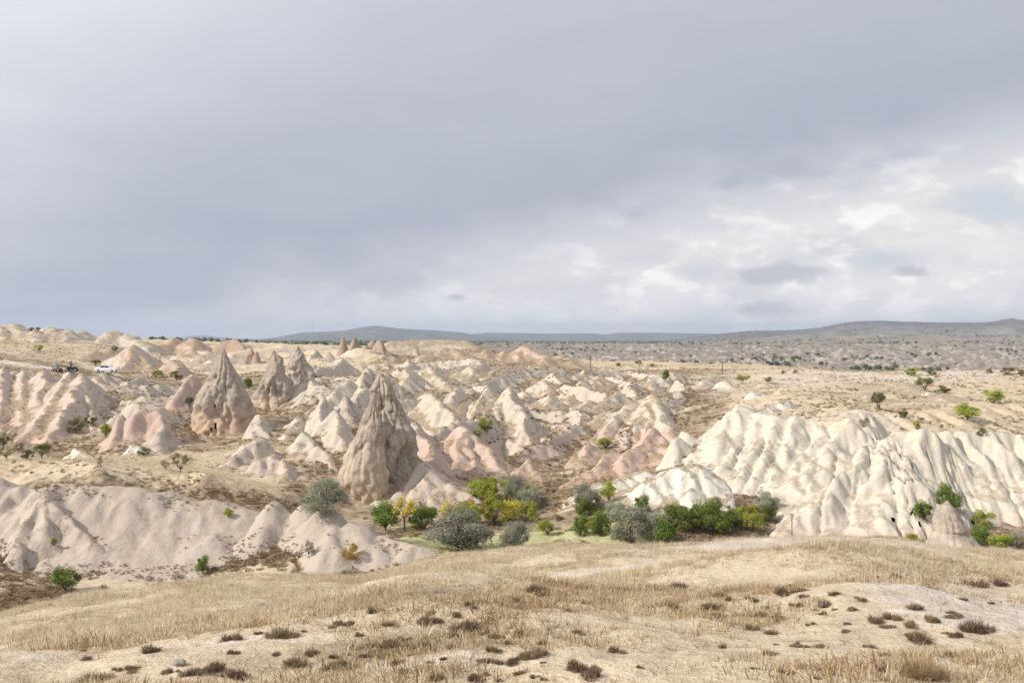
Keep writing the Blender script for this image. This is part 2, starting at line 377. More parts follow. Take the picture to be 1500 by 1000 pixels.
# ------------------------------------------------------------------ materials
def new_mat(name):
    m = bpy.data.materials.new(name); m.use_nodes = True
    return m, NT(m.node_tree)
def finish(w, col, rough=0.95, bump=None, bdist=0.1, bstr=0.6, spec=0.1):
    b = w.n('ShaderNodeBsdfPrincipled'); w.put(b.inputs['Base Color'], col)
    w.put(b.inputs['Roughness'], rough); b.inputs['Specular IOR Level'].default_value = spec
    if bump is not None:
        bp = w.n('ShaderNodeBump'); bp.inputs['Strength'].default_value = bstr; bp.inputs['Distance'].default_value = bdist
        w.put(bp.inputs['Height'], bump); w.t.links.new(bp.outputs[0], b.inputs['Normal'])
    o = w.n('ShaderNodeOutputMaterial'); w.t.links.new(b.outputs[0], o.inputs[0])
    return b
def rock_mat(name, top, low, zc, zw=0.5, lichen=0.0, lz=None, stain=(0.44, 0.32, 0.17), stain_amt=0.25, scrub=0.5, lcol=(0.20, 0.17, 0.14)):
    """tuff: two beds meeting at height zc, thin strata, stains, lichen crust, dry plants on flat ledges"""
    m, w = new_mat(name)
    g = w.n('ShaderNodeNewGeometry'); pos = g.outputs['Position']; nz = w.sep(g.outputs['Normal'])[2]
    x, y, z = w.sep(pos)[:3]
    big = w.noise(pos, 0.16, 3, 0.5); med = w.noise(pos, 0.8, 5, 0.6); fine = w.noise(pos, 4.5, 5, 0.65)
    zz = w.m('ADD', z, w.m('MULTIPLY', w.m('SUBTRACT', big, 0.5), 2.4))
    col = w.mix(w.step(zz, zc - zw, zc + zw), low, top)
    strat = w.noise(w.xyz(w.m('MULTIPLY', x, 0.05), w.m('MULTIPLY', y, 0.05), w.m('MULTIPLY', zz, 1.0)), 1.7, 4, 0.6)
    col = w.mix(w.m('MULTIPLY', w.step(strat, 0.52, 0.66), stain_amt), col, stain)
    streak = w.noise(w.xyz(w.m('MULTIPLY', x, 1.3), w.m('MULTIPLY', y, 1.3), w.m('MULTIPLY', z, 0.16)), 1.0, 5, 0.6)
    col = w.mix(w.step(w.m('ADD', w.m('MULTIPLY', streak, 0.6), w.m('MULTIPLY', med, 0.4)), 0.5, 0.66, 0, 0.38), col, tuple(c * 0.62 for c in low))
    col = w.mix(w.step(med, 0.35, 0.7, 0.0, 0.28), col, tuple(min(1, c * 1.16) for c in top))
    if lichen > 0:
        lm = w.m('ADD', w.m('MULTIPLY', med, 0.75), w.m('MULTIPLY', streak, 0.3))
        if lz is not None: lm = w.m('ADD', lm, w.step(w.m('ADD', zz, w.m('MULTIPLY', w.m('SUBTRACT', med, 0.5), 2.0)), lz - 0.8, lz + 0.8, -0.15, 0.10))
        lk = w.step(lm, 0.62 - 0.22 * lichen, 0.74 - 0.22 * lichen)
        lc = w.mix(w.step(fine, 0.4, 0.62), lcol, tuple(c * 1.75 for c in lcol))
        col = w.mix(w.m('MULTIPLY', lk, 0.8), col, lc)
    col = w.mix(w.step(fine, 0.60, 0.72, 0, 0.30), col, tuple(c * 0.55 for c in low))
    # dry plants rooted where it is flat enough
    sn = w.noise(pos, 0.9, 6, 0.7)
    sk = w.m('MULTIPLY', w.step(w.m('ADD', nz, w.m('MULTIPLY', w.m('SUBTRACT', sn, 0.5), 0.75)), 0.80, 0.90), scrub * 1.5)
    sc = w.mix(w.step(fine, 0.42, 0.6), (0.16, 0.112, 0.07), (0.42, 0.31, 0.18))
    col = w.mix(sk, col, sc)
    bh = w.m('ADD', w.m('MULTIPLY', med, 0.8), w.m('ADD', w.m('MULTIPLY', fine, 0.3), w.m('MULTIPLY', streak, 0.5)))
    bh = w.m('ADD', bh, w.m('MULTIPLY', strat, 0.35))
    finish(w, col, 0.95, bh, 0.35, 0.55)
    return m
CREAM = (0.48, 0.425, 0.355); PINK = (0.455, 0.345, 0.29); PALEPINK = (0.48, 0.395, 0.34); WHITE = (0.53, 0.487, 0.412); BEIGE = (0.45, 0.385, 0.33)
M = {}
M['cream'] = rock_mat('cream_tuff', CREAM, PALEPINK, 6.2, 0.5, lichen=0.28)
M['cream_grey'] = rock_mat('cream_tuff_lichen', CREAM, BEIGE, 6.0, 0.8, lichen=0.45)
M['pink'] = rock_mat('pink_tuff', PALEPINK, PINK, 7.6, 0.6, stain_amt=0.1, lichen=0.2)
M['rose'] = rock_mat('rose_tuff', PINK, (0.47, 0.335, 0.28), 5.5, 1.0, stain_amt=0.1, scrub=0.5)
M['twotone'] = rock_mat('cream_over_pink_tuff', CREAM, PINK, 7.3, 0.25, stain_amt=0.12)
M['white'] = rock_mat('white_tuff', WHITE, (0.56, 0.47, 0.40), 3.6, 0.8, stain=(0.53, 0.40, 0.23), stain_amt=0.36, scrub=0.3)
M['dome'] = rock_mat('chalk_white_tuff', (0.60, 0.56, 0.49), (0.58, 0.53, 0.45), 3.0, 0.8, stain_amt=0.12, scrub=0.5)
M['beige'] = rock_mat('beige_tuff', (0.41, 0.35, 0.30), (0.43, 0.37, 0.315), 4.0, 1.5, stain_amt=0.08, scrub=0.12)
M['grey'] = rock_mat('grey_lichen_tuff', (0.45, 0.385, 0.325), BEIGE, 4.0, 1.0, lichen=0.68, stain_amt=0.15, lcol=(0.23, 0.20, 0.17))
M['cap'] = rock_mat('dark_cap_over_pink_tuff', (0.46, 0.36, 0.285), (0.48, 0.34, 0.25), 8.0, 0.4, lichen=0.8, lz=9.9, stain_amt=0.2, scrub=0.0, lcol=(0.245, 0.21, 0.175))
M['spire'] = rock_mat('tan_spire_tuff', (0.46, 0.375, 0.30), (0.50, 0.385, 0.27), 4.5, 0.8, lichen=0.55, lz=8.2, stain_amt=0.15, scrub=0.0, lcol=(0.24, 0.20, 0.165))
M['orange'] = rock_mat('orange_tuff', (0.35, 0.255, 0.19), (0.37, 0.285, 0.225), 13.5, 0.8, lichen=0.5, stain_amt=0.2, scrub=0.2)
M['hilltop'] = rock_mat('pale_hill_tuff', CREAM, BEIGE, 6.0, 0.8, lichen=0.35, scrub=0.3)
M['spire_top'] = rock_mat('weathered_spire_tuff', (0.45, 0.37, 0.30), (0.46, 0.36, 0.285), 4.5, 0.8, lichen=0.72, lz=4.0, stain_amt=0.2, scrub=0.0, lcol=(0.26, 0.225, 0.185))
m, w = new_mat('cave_shade'); finish(w, (0.03, 0.024, 0.02), 1.0); M['dark'] = m  # near-black colour stands in for the shade inside the openings

def ground_mat(name, far=False):
    m, w = new_mat(name)
    pos = w.n('ShaderNodeNewGeometry').outputs['Position']; nz = w.sep(w.n('ShaderNodeNewGeometry').outputs['Normal'])[2]
    A = {}
    for k in ('gold', 'soil', 'green', 'brown', 'rock'):
        a = w.n('ShaderNodeAttribute'); a.attribute_name = k; A[k] = a.outputs['Fac']
    s = 0.02 if far else 1.0
    n1 = w.noise(pos, 0.35 * s, 5, 0.6); n2 = w.noise(pos, 1.6 * s, 6, 0.68); n3 = w.noise(pos, 9.0 * s, 4, 0.7)
    mixn = w.m('ADD', w.m('MULTIPLY', n2, 0.65), w.m('MULTIPLY', n3, 0.35))
    brown = w.mix(w.step(mixn, 0.38, 0.62), (0.145, 0.108, 0.075), (0.36, 0.275, 0.19)) if not far else w.mix(w.step(mixn, 0.38, 0.62), (0.14, 0.125, 0.10), (0.27, 0.23, 0.19))
    gold = w.mix(w.step(mixn, 0.34, 0.6), (0.41, 0.33, 0.23), (0.57, 0.475, 0.35)) if not far else (0.27, 0.225, 0.16)
    soil = w.mix(w.step(mixn, 0.35, 0.65), (0.45, 0.385, 0.32), (0.60, 0.53, 0.455))
    green = w.mix(w.step(mixn, 0.35, 0.65), (0.33, 0.33, 0.15), (0.52, 0.49, 0.30))
    edge = w.m('MULTIPLY', w.m('SUBTRACT', w.m('ADD', w.m('MULTIPLY', n1, 0.5), w.m('MULTIPLY', n2, 0.5)), 0.5), 1.6)
    col = w.mix(w.step(n1, 0.42, 0.62), brown, w.mix(0.55, brown, gold))
    col = w.mix(w.step(w.m('ADD', A['gold'], edge), 0.35, 0.65), col, gold)
    col = w.mix(w.step(w.m('ADD', A['soil'], edge), 0.38, 0.62), col, soil)
    col = w.mix(w.step(w.m('ADD', A['green'], w.m('MULTIPLY', edge, 0.5)), 0.4, 0.6), col, green)
    col = w.mix(w.m('MULTIPLY', w.step(w.m('ADD', A['brown'], edge), 0.4, 0.7), 0.85), col, brown)
    if not far:
        pz = w.sep(pos)[2]
        rc = w.mix(w.step(w.m('ADD', pz, w.m('MULTIPLY', w.m('SUBTRACT', n1, 0.5), 3.0)), 5.5, 8.0), (0.46, 0.365, 0.31), (0.49, 0.43, 0.36))
        rc = w.mix(w.step(n2, 0.5, 0.72, 0, 0.4), rc, (0.36, 0.29, 0.23))
        rk = w.m('ADD', w.m('MULTIPLY', A['rock'], w.step(nz, 0.95, 0.80, 0.26, 1.0)), w.m('MULTIPLY', edge, 0.7))
        col = w.mix(w.step(rk, 0.30, 0.46), col, rc)
    if far:
        n0 = w.noise(pos, 0.0045, 4, 0.6)
        col = w.mix(w.step(n0, 0.45, 0.6), col, (0.30, 0.255, 0.20))
        col = w.mix(w.m('MULTIPLY', w.step(w.noise(pos, 0.009, 4, 0.65), 0.52, 0.62), 0.75), col, (0.095, 0.10, 0.07))
        rk = w.mix(w.step(n3, 0.4, 0.65), (0.26, 0.22, 0.20), (0.43, 0.38, 0.355))
        col = w.mix(w.step(w.m('ADD', nz, w.m('MULTIPLY', w.m('SUBTRACT', n2, 0.5), 0.25)), 0.99, 0.95), col, rk)
        hill_scrub_haze = w.m('MULTIPLY', w.step(w.sep(pos)[1], 2300, 3600), w.step(n2, 0.35, 0.6, 0.95, 0.6))
        col = w.mix(hill_scrub_haze, col, (0.088, 0.10, 0.108))  # dark scrub on the far hills, with haze blue painted in by distance
    finish(w, col, 1.0, mixn, 4.0 if far else 0.25, 0.5 if far else 0.7, 0.05)
    return m
M['ground'] = ground_mat('dry_ground'); M['far'] = ground_mat('far_ground', True)

# ------------------------------------------------------------------ rocks built as ridges
SPECS = []
def rock(*a, **k): SPECS.append((a, k))
def build_rock(name, label, cat, mat, fins, group=None, step=3.4):
    """one rock: the union of its ridges, cut off a little below the ground"""
    zmin = min(float(base(np.array([f.p[-1][0]]), np.array([f.p[-1][1]]))[0]) for f in fins)
    bs = np.array([f.box(zmin) for f in fins])
    bx = (bs[:, 0].min(), bs[:, 1].max(), bs[:, 2].min(), bs[:, 3].max())
    st = 0.5 * (bx[2] + bx[3]) * step / F
    xs = np.arange(bx[0], bx[1], st); ys = np.arange(bx[2], bx[3], st)
    X, Y = np.meshgrid(xs, ys)
    Z = np.full(X.shape, -1e9)
    for f in fins: Z = np.maximum(Z, f.h(X, Y))
    B = base(X, Y)
    keep = (Z > B - 0.35)
    fc = grid_faces(len(ys), len(xs))
    fk = fc[keep.ravel()[fc].any(1)]
    Z = np.maximum(Z, B - 1.2)
    if len(fk) == 0:
        print('BURIED', label, fins[0].p[0], float(base(np.array([fins[0].p[0][0]]), np.array([fins[0].p[0][1]]))[0])); return None
    used = np.unique(fk); mp = np.full(X.size, -1); mp[used] = np.arange(len(used))
    V = np.stack([X, Y, Z], -1).reshape(-1, 3)[used]
    c = np.array([V[:, 0].mean(), V[:, 1].mean(), V[:, 2].min()])
    o = mesh_obj(name, V - c, mp[fk], M[mat]); o.location = c
    tag(o, label, cat, group); return o
def fins(*rows, **kw): return [Fin(r, **kw) for r in rows]

G_FIN = 'eroded fins on the valley side'
L_FIN = 'pale cream eroded rock fin on the far valley side'
# --- left badlands under the dirt road
rock('fluted_rock', 'row of pale fluted rock ridges below the parked quad bikes', 'rock', 'pink', fins(
    [(-40,535,186),(-45,600,160),(-70,640,140)], [(5,537,186),(2,600,160),(-15,645,138)], [(33,543,185),(35,600,160),(32,640,140)], [(66,541,184),(60,590,162),(30,648,136)],
    [(103,540,181),(85,580,160),(45,630,140),(22,655,131)], [(122,547,176),(108,575,158),(85,620,140),(66,655,130)], slope=1.35, rad=0.5))
rock('rock_fin', 'grey-streaked rock fin beside the fluted pale ridges, scrub gully on its right', 'rock', 'cream_grey', fins([(127,556,166),(134,600,148),(140,632,139)], slope=2.0, rad=0.6))
rock('fluted_rock', 'smooth pinkish ridge sloping down below the dirt road to a round knob', 'rock', 'pink', fins([(140,552,180),(170,575,172),(190,592,160)], [(160,590,158),(172,612,150)], [(200,575,168),(216,592,156)], slope=1.1, rad=1.0))
rock('rounded_rock', 'small rounded knob behind the pink rock block', 'rock', 'cream_grey', fins([(190,586,142),(188,600,138)], [(203,594,139),(205,604,136)], slope=2.2, rad=1.0))
rock('rock_block', 'big smooth pink rock block with grey foot beside the windowed cone', 'rock', 'rose', fins([(176,605,134),(163,640,127),(158,660,124)], [(216,596,133),(196,606,130),(190,640,126)], [(228,598,133),(240,625,128),(258,655,124)], slope=2.4, rad=1.6))
rock('rock_dome', 'grey lichen-spotted dome in front of the pink rock block', 'rock', 'grey', fins([(234,626,122.5),(238,650,119)], slope=2.0, rad=1.8))
rock('rock_fin', 'pink wedge-shaped fin rising to the left of the windowed cone', 'rock', 'rose', fins([(283,546,162),(268,565,155),(243,596,146)], slope=1.9, rad=0.5))
rock('rock_slab', 'low white rock slab at the foot of the pink block', 'rock', 'dome', fins([(205,652,120),(170,668,116)], slope=0.9, rad=0.6))
rock('rock_outcrop', 'small jagged white outcrop on the golden terrace', 'rock', 'dome', fins([(114,652,121),(128,662,118)], [(105,660,119.5)], slope=1.5, rad=0.2))
# --- left, far
rock('domed_rock', 'pale pink cone-shaped hill behind the golden field', 'rock', 'pink', fins([(196,506,262),(190,530,240),(170,546,226)], [(196,506,262),(225,540,232)], slope=0.85, rad=0.6))
rock('domed_rock', 'brownish pink knoll with bushes at its foot', 'rock', 'rose', fins([(255,527,222),(262,545,210),(285,560,196)], [(255,527,222),(225,550,205)], slope=1.0, rad=1.0))
rock('domed_rock', 'twin pink peaks on the skyline left of the windowed cone', 'rock', 'rose', fins([(255,496,345),(240,515,310)], [(283,497,340),(285,520,300)], [(235,505,330),(228,522,300)], slope=0.8, rad=1.5))
rock('domed_rock', 'cluster of low white rounded mounds behind the windowed cone', 'rock', 'dome', fins([(270,519,285),(262,530,272)], [(295,521,282),(290,535,265)], [(310,528,270),(300,540,258)], slope=0.7, rad=2.0))
rock('fluted_rock', 'brown craggy rock ridge on the skyline behind the windowed cone', 'rock', 'orange', fins([(325,501,330),(345,497,330),(365,515,310)], [(300,504,335),(318,503,332)], slope=1.3, rad=0.8))
rock('domed_rock', 'whitish eroded hilltop on the far left skyline', 'rock', 'hilltop', fins([(-40,472,335),(-40,492,300)], [(20,475,335),(35,494,300)], [(75,480,332),(80,498,300)], [(120,485,335),(110,498,308)], [(165,486,340),(150,503,305)], [(185,490,335),(215,506,300)], [(50,484,320),(55,500,292)], [(0,478,328),(5,497,296)], [(98,484,326),(95,500,298)], slope=0.75, rad=1.5, rough=0.4, warp=2.0))
rock('domed_rock', 'pale mounds between the golden field and the twin pink peaks', 'rock', 'pink', fins([(140,515,270),(120,528,250)], [(165,510,285),(150,520,265)], [(215,502,320),(222,512,300)], slope=0.6, rad=1.4))
# --- skyline hoodoos in the middle
rock('hoodoo', 'lone pointed brown spire on the skyline', 'rock', 'orange', fins([(502,489,300)], slope=3.4, rad=0.5, warp=0.3))
rock('hoodoo', 'leaning dark craggy spire beside the lone pointed spire', 'rock', 'orange', fins([(519,494,296),(514,515,285)], [(527,503,294)], slope=2.4, rad=0.6, warp=0.4))
rock('hoodoo', 'cluster of stubby brown spires at the end of the white ridge', 'rock', 'orange', fins([(545,497,298)], [(556,498,296),(562,515,285)], [(537,505,296)], [(570,500,300)], slope=2.2, rad=0.9, warp=0.4))
rock('hoodoo', 'tiny brown pinnacle on top of the white skyline ridge', 'rock', 'orange', fins([(604,495,312)], slope=2.2, rad=0.8, warp=0.3))
rock('hoodoo', 'small dark tooth of rock below the white skyline ridge', 'rock', 'grey', fins([(610,507,280),(613,525,270)], slope=2.4, rad=0.4, warp=0.3))
rock('hoodoo', 'squat orange rock block standing on the pale plain', 'rock', 'orange', fins([(368,504,272)], [(376,510,270)], [(362,512,270)], slope=3.4, rad=1.4, warp=0.4))
rock('rock_outcrop', 'low whitish rocks between the grey cones and the lone spire', 'rock', 'cream_grey', fins([(462,512,285),(455,525,270)], [(480,515,290)], [(486,520,280)], slope=1.6, rad=0.8))
rock('fluted_rock', 'long white ridge closing the valley on the skyline', 'rock', 'cream', fins([(575,501,305),(640,499,312),(683,501,310),(700,512,296)], [(650,511,285),(640,530,262)], [(668,512,284),(690,528,262)], [(625,519,272),(612,531,255)], slope=0.7, rad=2.0))
rock('domed_rock', 'pointed pink knolls at the right end of the white skyline ridge', 'rock', 'rose', fins([(767,507,292),(755,535,262)], [(767,507,292),(800,522,275),(815,540,258)], [(738,514,290),(735,530,268)], [(712,512,292),(715,530,268)], [(800,524,270),(790,543,250)], slope=0.85, rad=0.8))
rock('domed_rock', 'low pale pink mounds where the ridge meets the golden plain', 'rock', 'pink', fins([(835,529,272),(850,541,255)], [(858,533,275),(880,542,260)], [(825,535,262),(818,545,250)], slope=0.6, rad=1.2))
rock('rock_slab', 'low white bank at the edge of the golden plain', 'rock', 'dome', fins([(885,541,245),(930,546,238)], [(985,548,235),(1040,556,222)], slope=0.6, rad=0.8))
# --- middle badlands, far row to near row
far_row = [
 ([(597,541,202),(594,592,172)], 'cream', 1.2), ([(628,539,206),(668,574,184)], 'cream', 1.0), ([(690,538,214),(692,576,192)], 'cream', 0.9),
 ([(640,538,212),(640,556,200)], 'cream', 1.0), ([(565,545,195),(560,580,175)], 'cream_grey', 1.2), ([(730,540,214),(740,556,200)], 'cream', 0.8),
 ([(765,573,174),(786,603,158)], 'cream', 1.4), ([(806,578,168),(798,618,146)], 'cream', 1.3), ([(800,556,190),(806,570,180)], 'cream', 1.0),
 ([(858,558,190),(824,592,168)], 'cream', 1.2), ([(880,552,200),(852,575,184)], 'cream', 1.0), ([(866,586,168),(812,638,138)], 'twotone', 1.1),
 ([(905,575,170),(850,618,146)], 'cream', 1.1), ([(888,604,150),(840,648,132)], 'twotone', 1.2), ([(918,562,186),(895,580,172)], 'cream', 1.0), ([(950,558,190),(958,575,176)], 'cream_grey', 1.2),
 ([(863,650,128),(848,668,123)], 'pink', 1.3)]
for pts, mt, s in far_row:
    rock('rock_fin', {'cream': L_FIN, 'twotone': 'cream rock fin with pink foot on the far valley side', 'cream_grey': 'grey-stained cream rock fin on the far valley side', 'pink': 'small rounded pink rock fin beside the scrub hollow'}[mt], 'rock', mt, fins(pts, slope=s * 0.72, rad=0.6, comp=0.66), G_FIN)
rock('rock_fin', 'cream rock fin with a small rounded head above the pink triangular fin', 'rock', 'cream', fins([(669,566,168),(664,590,158),(675,622,142)], [(669,566,168),(652,590,158)], slope=1.6, rad=0.7))
rock('rock_fin', 'cream fin with a straight lit edge, left one of the pair above the yellow-green bush', 'rock', 'cream', fins([(717,566,166),(700,590,155),(684,622,140)], [(717,566,166),(722,615,143)], slope=1.7, rad=0.45))
rock('rock_fin', 'tall cream fin with fluted foot, right one of the pair above the yellow-green bush', 'rock', 'cream', fins([(745,565,164),(735,600,150),(726,622,141)], [(745,565,164),(762,600,150),(776,642,134)], slope=1.9, rad=0.45))
rock('rock_fin', 'broad cream slope with scrub patches left of the cream fins', 'rock', 'cream', fins([(626,575,164),(655,598,150),(684,628,135)], [(626,575,164),(606,612,146)], slope=1.2, rad=0.5))
rock('rock_fin', 'large pink triangular fin with pale crest directly above the green trees', 'rock', 'pink', fins([(680,624,130),(674,660,119),(656,700,110)], [(680,624,130),(715,655,120),(745,697,111)], [(690,640,125),(700,705,109)], slope=1.3, rad=0.6))
rock('rock_fin', 'small blunt pink fin right of the large triangular one', 'rock', 'pink', fins([(775,674,119),(757,708,110)], [(775,674,119),(797,706,110)], slope=1.3, rad=0.6))
rock('fluted_rock', 'long pinkish ridge running down behind the tall tan spire', 'rock', 'pink', fins([(585,596,138),(605,622,128),(630,655,117),(655,706,107)], slope=1.3, rad=0.5))
rock('fluted_rock', 'low speckled pale ridge at the right foot of the tall tan spire', 'rock', 'cream', fins([(590,660,113),(630,686,107),(690,722,102)], slope=0.9, rad=0.8))
rock('rock_buttress', 'broad fluted buttress, cream above and pink below, with a rounded summit', 'rock', 'twotone', fins(
    [(955,577,152),(940,600,144),(925,648,128)], [(955,577,152),(925,590,148),(880,640,131)], [(960,580,151),(978,620,136),(990,650,125)], [(950,597,144),(950,650,127)], [(915,590,148),(900,620,138),(868,640,132)], slope=1.5, rad=0.9))
rock('rock_fin', 'pointed pink fin with whitish tip in front of the fluted buttress', 'rock', 'rose', fins([(960,626,124),(935,655,117),(915,672,114)], [(960,626,124),(985,660,115)], slope=1.5, rad=0.6))
rock('rock_block', 'smooth deep pink rock face below the pointed pink fin', 'rock', 'rose', fins([(932,657,116),(905,680,110),(885,700,107)], [(945,657,116),(975,678,110)], [(905,660,118),(850,700,108),(812,718,104)], slope=1.5, rad=1.2))
rock('rock_slab', 'low streaked white and pink slab above the silvery bush', 'rock', 'dome', fins([(935,694,106),(880,712,102),(832,742,97)], slope=0.8, rad=1.4))
rock('rock_dome', 'smooth chalk-white dome trailing down to the orchard', 'rock', 'dome', fins([(1022,681,101),(995,686,100),(950,712,97),(900,746,94)], [(1010,686,99.5),(1012,725,95)], [(985,728,95.5),(930,752,93)], slope=1.15, rad=2.0))
rock('rock_column', 'tall rounded cream column with orange stains at the left end of the white cliff', 'rock', 'white', fins([(1004,627,110),(1000,650,107)], [(990,640,109),(985,680,104)], slope=2.6, rad=1.8))
# --- small fins among the cones
L2 = 'whitish rock fin among the cones left of the tall tan spire'; G2 = 'fins among the cones'
for pts, mt, s in [([(537,538,172),(525,590,150)], 'cream_grey', 1.6), ([(511,555,166),(492,575,158),(472,598,148)], 'cream', 1.5), ([(474,580,144),(466,610,134),(462,650,122)], 'cream', 2.0),
                   ([(488,600,134),(500,635,124),(512,668,116)], 'cream', 1.5), ([(446,634,126),(470,655,121),(498,690,112)], 'cream', 1.1), ([(434,607,138),(424,640,127)], 'cream', 1.6),
                   ([(530,565,158),(512,590,148)], 'cream_grey', 1.5), ([(455,550,175),(480,575,160)], 'cream', 1.0), ([(418,634,128),(405,655,122)], 'cream', 1.3), ([(580,560,170),(590,580,160)], 'cream', 1.4)]:
    rock('rock_fin', L2 if mt == 'cream' else 'grey-stained rock fin among the cones left of the tall tan spire', 'rock', mt, fins(pts, slope=s, rad=0.5), G2)
rock('rock_fin', 'small sharp grey cone between white fins, left of the tall tan spire', 'rock', 'grey', fins([(507,577,141),(512,610,131)], [(507,577,141),(494,608,132)], slope=1.7, rad=0.25))
rock('rock_cone', 'rounded whitish cone at the foot of the windowed cone', 'rock', 'cream', fins([(381,605,133),(372,640,125)], [(381,605,133),(398,640,125)], slope=2.0, rad=0.7))
rock('rock_outcrop', 'smooth white boulders of rock spilling left below the rounded whitish cone', 'rock', 'cream', fins([(378,640,121),(355,655,118),(328,690,111)], [(352,650,118.5),(332,680,113)], [(402,666,114),(375,676,112),(348,698,108)], [(418,675,113),(420,705,107)], slope=1.7, rad=1.0))
# --- the white cliff
rock('rock_cliff', 'long white and cream fluted cliff below the bushy plateau', 'cliff', 'white', [Fin([(1088,596,109),(1160,616,106),(1215,622,104),(1255,604,106)], slope=1.4, rad=3, comp=1, run=0.9), Fin([(1285,648,99.5),(1345,634,100),(1440,634,100),(1560,640,100),(1720,642,100)], slope=1.35, rad=3, comp=1, run=0.9)] + [Fin(p, slope=(1.2, 1.6, 1.4)[i % 3], rad=(2.2, 0.8, 1.4)[i % 3], rough=0.1, warp=0.9, comp=0.6, run=0.9) for i, p in enumerate((
    [(1088,592,122),(1052,640,109),(1026,696,100)], [(1070,610,118),(1035,650,108),(1016,672,104)], [(1120,611,117),(1078,650,107),(1046,706,98)], [(1143,614,114),(1112,660,103),(1090,720,96)],
    [(1165,611,112),(1150,660,102),(1138,728,95)], [(1200,625,109),(1165,680,99),(1150,735,94)], [(1254,601,113),(1218,640,105),(1182,690,97),(1150,745,92.5)], [(1285,645,105),(1240,690,97),(1190,742,91),(1133,789,87)],
    [(1318,634,105),(1275,690,96),(1212,775,88)], [(1340,631,105),(1315,690,96),(1283,742,90.5),(1248,789,87)], [(1380,631,105.5),(1368,690,97),(1342,748,91),(1330,788,88)],
    [(1410,631,106),(1405,690,98),(1385,748,92)], [(1440,631,106),(1440,690,98),(1432,752,92)], [(1462,660,102),(1460,752,92)], [(1475,645,105),(1478,700,97),(1478,755,92)], [(1505,638,106),(1500,700,97),(1500,758,92)],
    [(1540,640,106),(1535,700,97),(1525,758,92)], [(1590,640,106),(1580,760,92)], [(1640,640,106),(1630,760,92)], [(1700,645,106),(1690,760,93)],
    [(1300,735,90),(1288,789,87)], [(1180,740,92),(1168,785,87.5)], [(1236,765,89),(1228,792,87)], [(1100,690,98),(1105,728,95)], [(1070,680,100),(1066,712,97)]))], step=2.8)
rock('rock_slab', 'curled white rock lip on the edge of the plateau scrub', 'rock', 'dome', fins([(1258,600,115),(1240,612,112)], [(1150,585,135),(1110,600,124)], [(1105,575,145),(1140,572,148)], slope=1.0, rad=0.6))
for k, (a, b) in enumerate([((1035,556,200),(1015,575,180)), ((1060,560,190),(1085,572,175)), ((1120,562,185),(1160,560,190)), ((1190,553,205),(1230,556,200)), ((1005,600,145),(1040,590,150))]):
    rock('rock_slab', 'low cream rock hump at the edge of the right-hand plateau', 'rock', 'white', fins([a, b], slope=0.9, rad=1.2), 'humps on the plateau edge')
for a, b in [((1268,577,150),(1282,580,148)), ((1340,595,138),(1362,592,139)), ((1385,580,148),(1420,583,146)), ((1310,560,172),(1370,577,152))]:
    rock('rock_slab', 'flat patch of bare white rock in the plateau grass', 'rock', 'dome', fins([a, b], slope=0.35, rad=1.0), 'bare rock patches on the plateau')
# --- the near left bluff
rock('rock_bluff', 'broad smooth beige bluff with cracked top above the small tilled field', 'cliff', 'beige', [Fin([(90,712,86.3),(200,722,86.3),(345,742,86)], slope=1.15, rad=5, comp=1, warp=0.4)] + [Fin(p, slope=1.0, rad=6.0, rough=0.08, warp=0.6, comp=1.0) for p in (
    [(125,716,86.5),(140,770,83),(160,825,80.5)], [(190,722,86.5),(195,780,82.8),(190,832,80)], [(250,726,86.5),(245,780,82.8),(240,836,80)], [(310,736,86.5),(305,780,83),(300,822,81)], [(335,745,86),(328,780,83.5)])])
rock('rock_outcrop', 'dark grey jagged outcrop leaning on the smooth beige bluff', 'rock', 'grey', fins([(66,718,88),(40,760,83),(8,815,78)], [(66,718,88),(78,770,82.5),(95,838,77.5)], [(88,738,86),(125,785,81.5),(165,838,78)], [(30,795,79.5),(35,840,76.5)], slope=1.7, rad=0.5))
rock('rock_outcrop', 'pale rounded rocks at the left end of the beige bluff', 'rock', 'beige', fins([(0,702,92),(-20,760,84)], [(25,716,90),(0,765,83)], [(-60,702,92),(-80,790,80)], [(-140,702,92),(-150,800,80)], slope=1.3, rad=1.5))
rock('rock_bluff', 'smooth pinkish beige lobes running down beside the gully to the grass', 'cliff', 'beige', fins([(400,741,88),(385,775,83),(370,796,81)], [(455,744,87),(455,790,81)], [(480,752,86),(490,800,79),(498,835,76)], [(520,768,84),(545,800,79.5),(560,828,76)], [(560,788,82),(600,800,79),(635,812,77)], slope=1.15, rad=1.8))


# ------------------------------------------------------------------ the land fitted to the feet of the rocks
feet = []
for a, k in SPECS:
    for f in a[4]:
        top, nose = f.p[0], f.p[-1]
        if len(f.p) > 1:
            feet.append((f.px[-1][0], f.px[-1][2], nose[2] - 0.25))
            feet.append((f.px[0][0], f.px[0][2], top[2] - max(0.95 * (top[2] - nose[2]), 1.2)))
        else: feet.append((f.px[0][0], f.px[0][2], top[2] - 0.14 * 1.0 * f.px[0][2] * 0.15))
LAND = solve_land(feet)
for a, k in SPECS:
    fs = a[4]; zmin = min(f.p[-1][2] for f in fs) - 1.0; bs = np.array([f.box(zmin) for f in fs])
    ROCKS.append((fs, (bs[:, 0].min(), bs[:, 1].max(), bs[:, 2].min(), bs[:, 3].max())))
_ex, _ey = np.meshgrid(np.arange(EX0, EX1, ES), np.arange(EY0, EY1, ES))
_h0 = surface(_ex, _ey)
WORN = np.clip(erode(_h0), -1.7, 0.3)
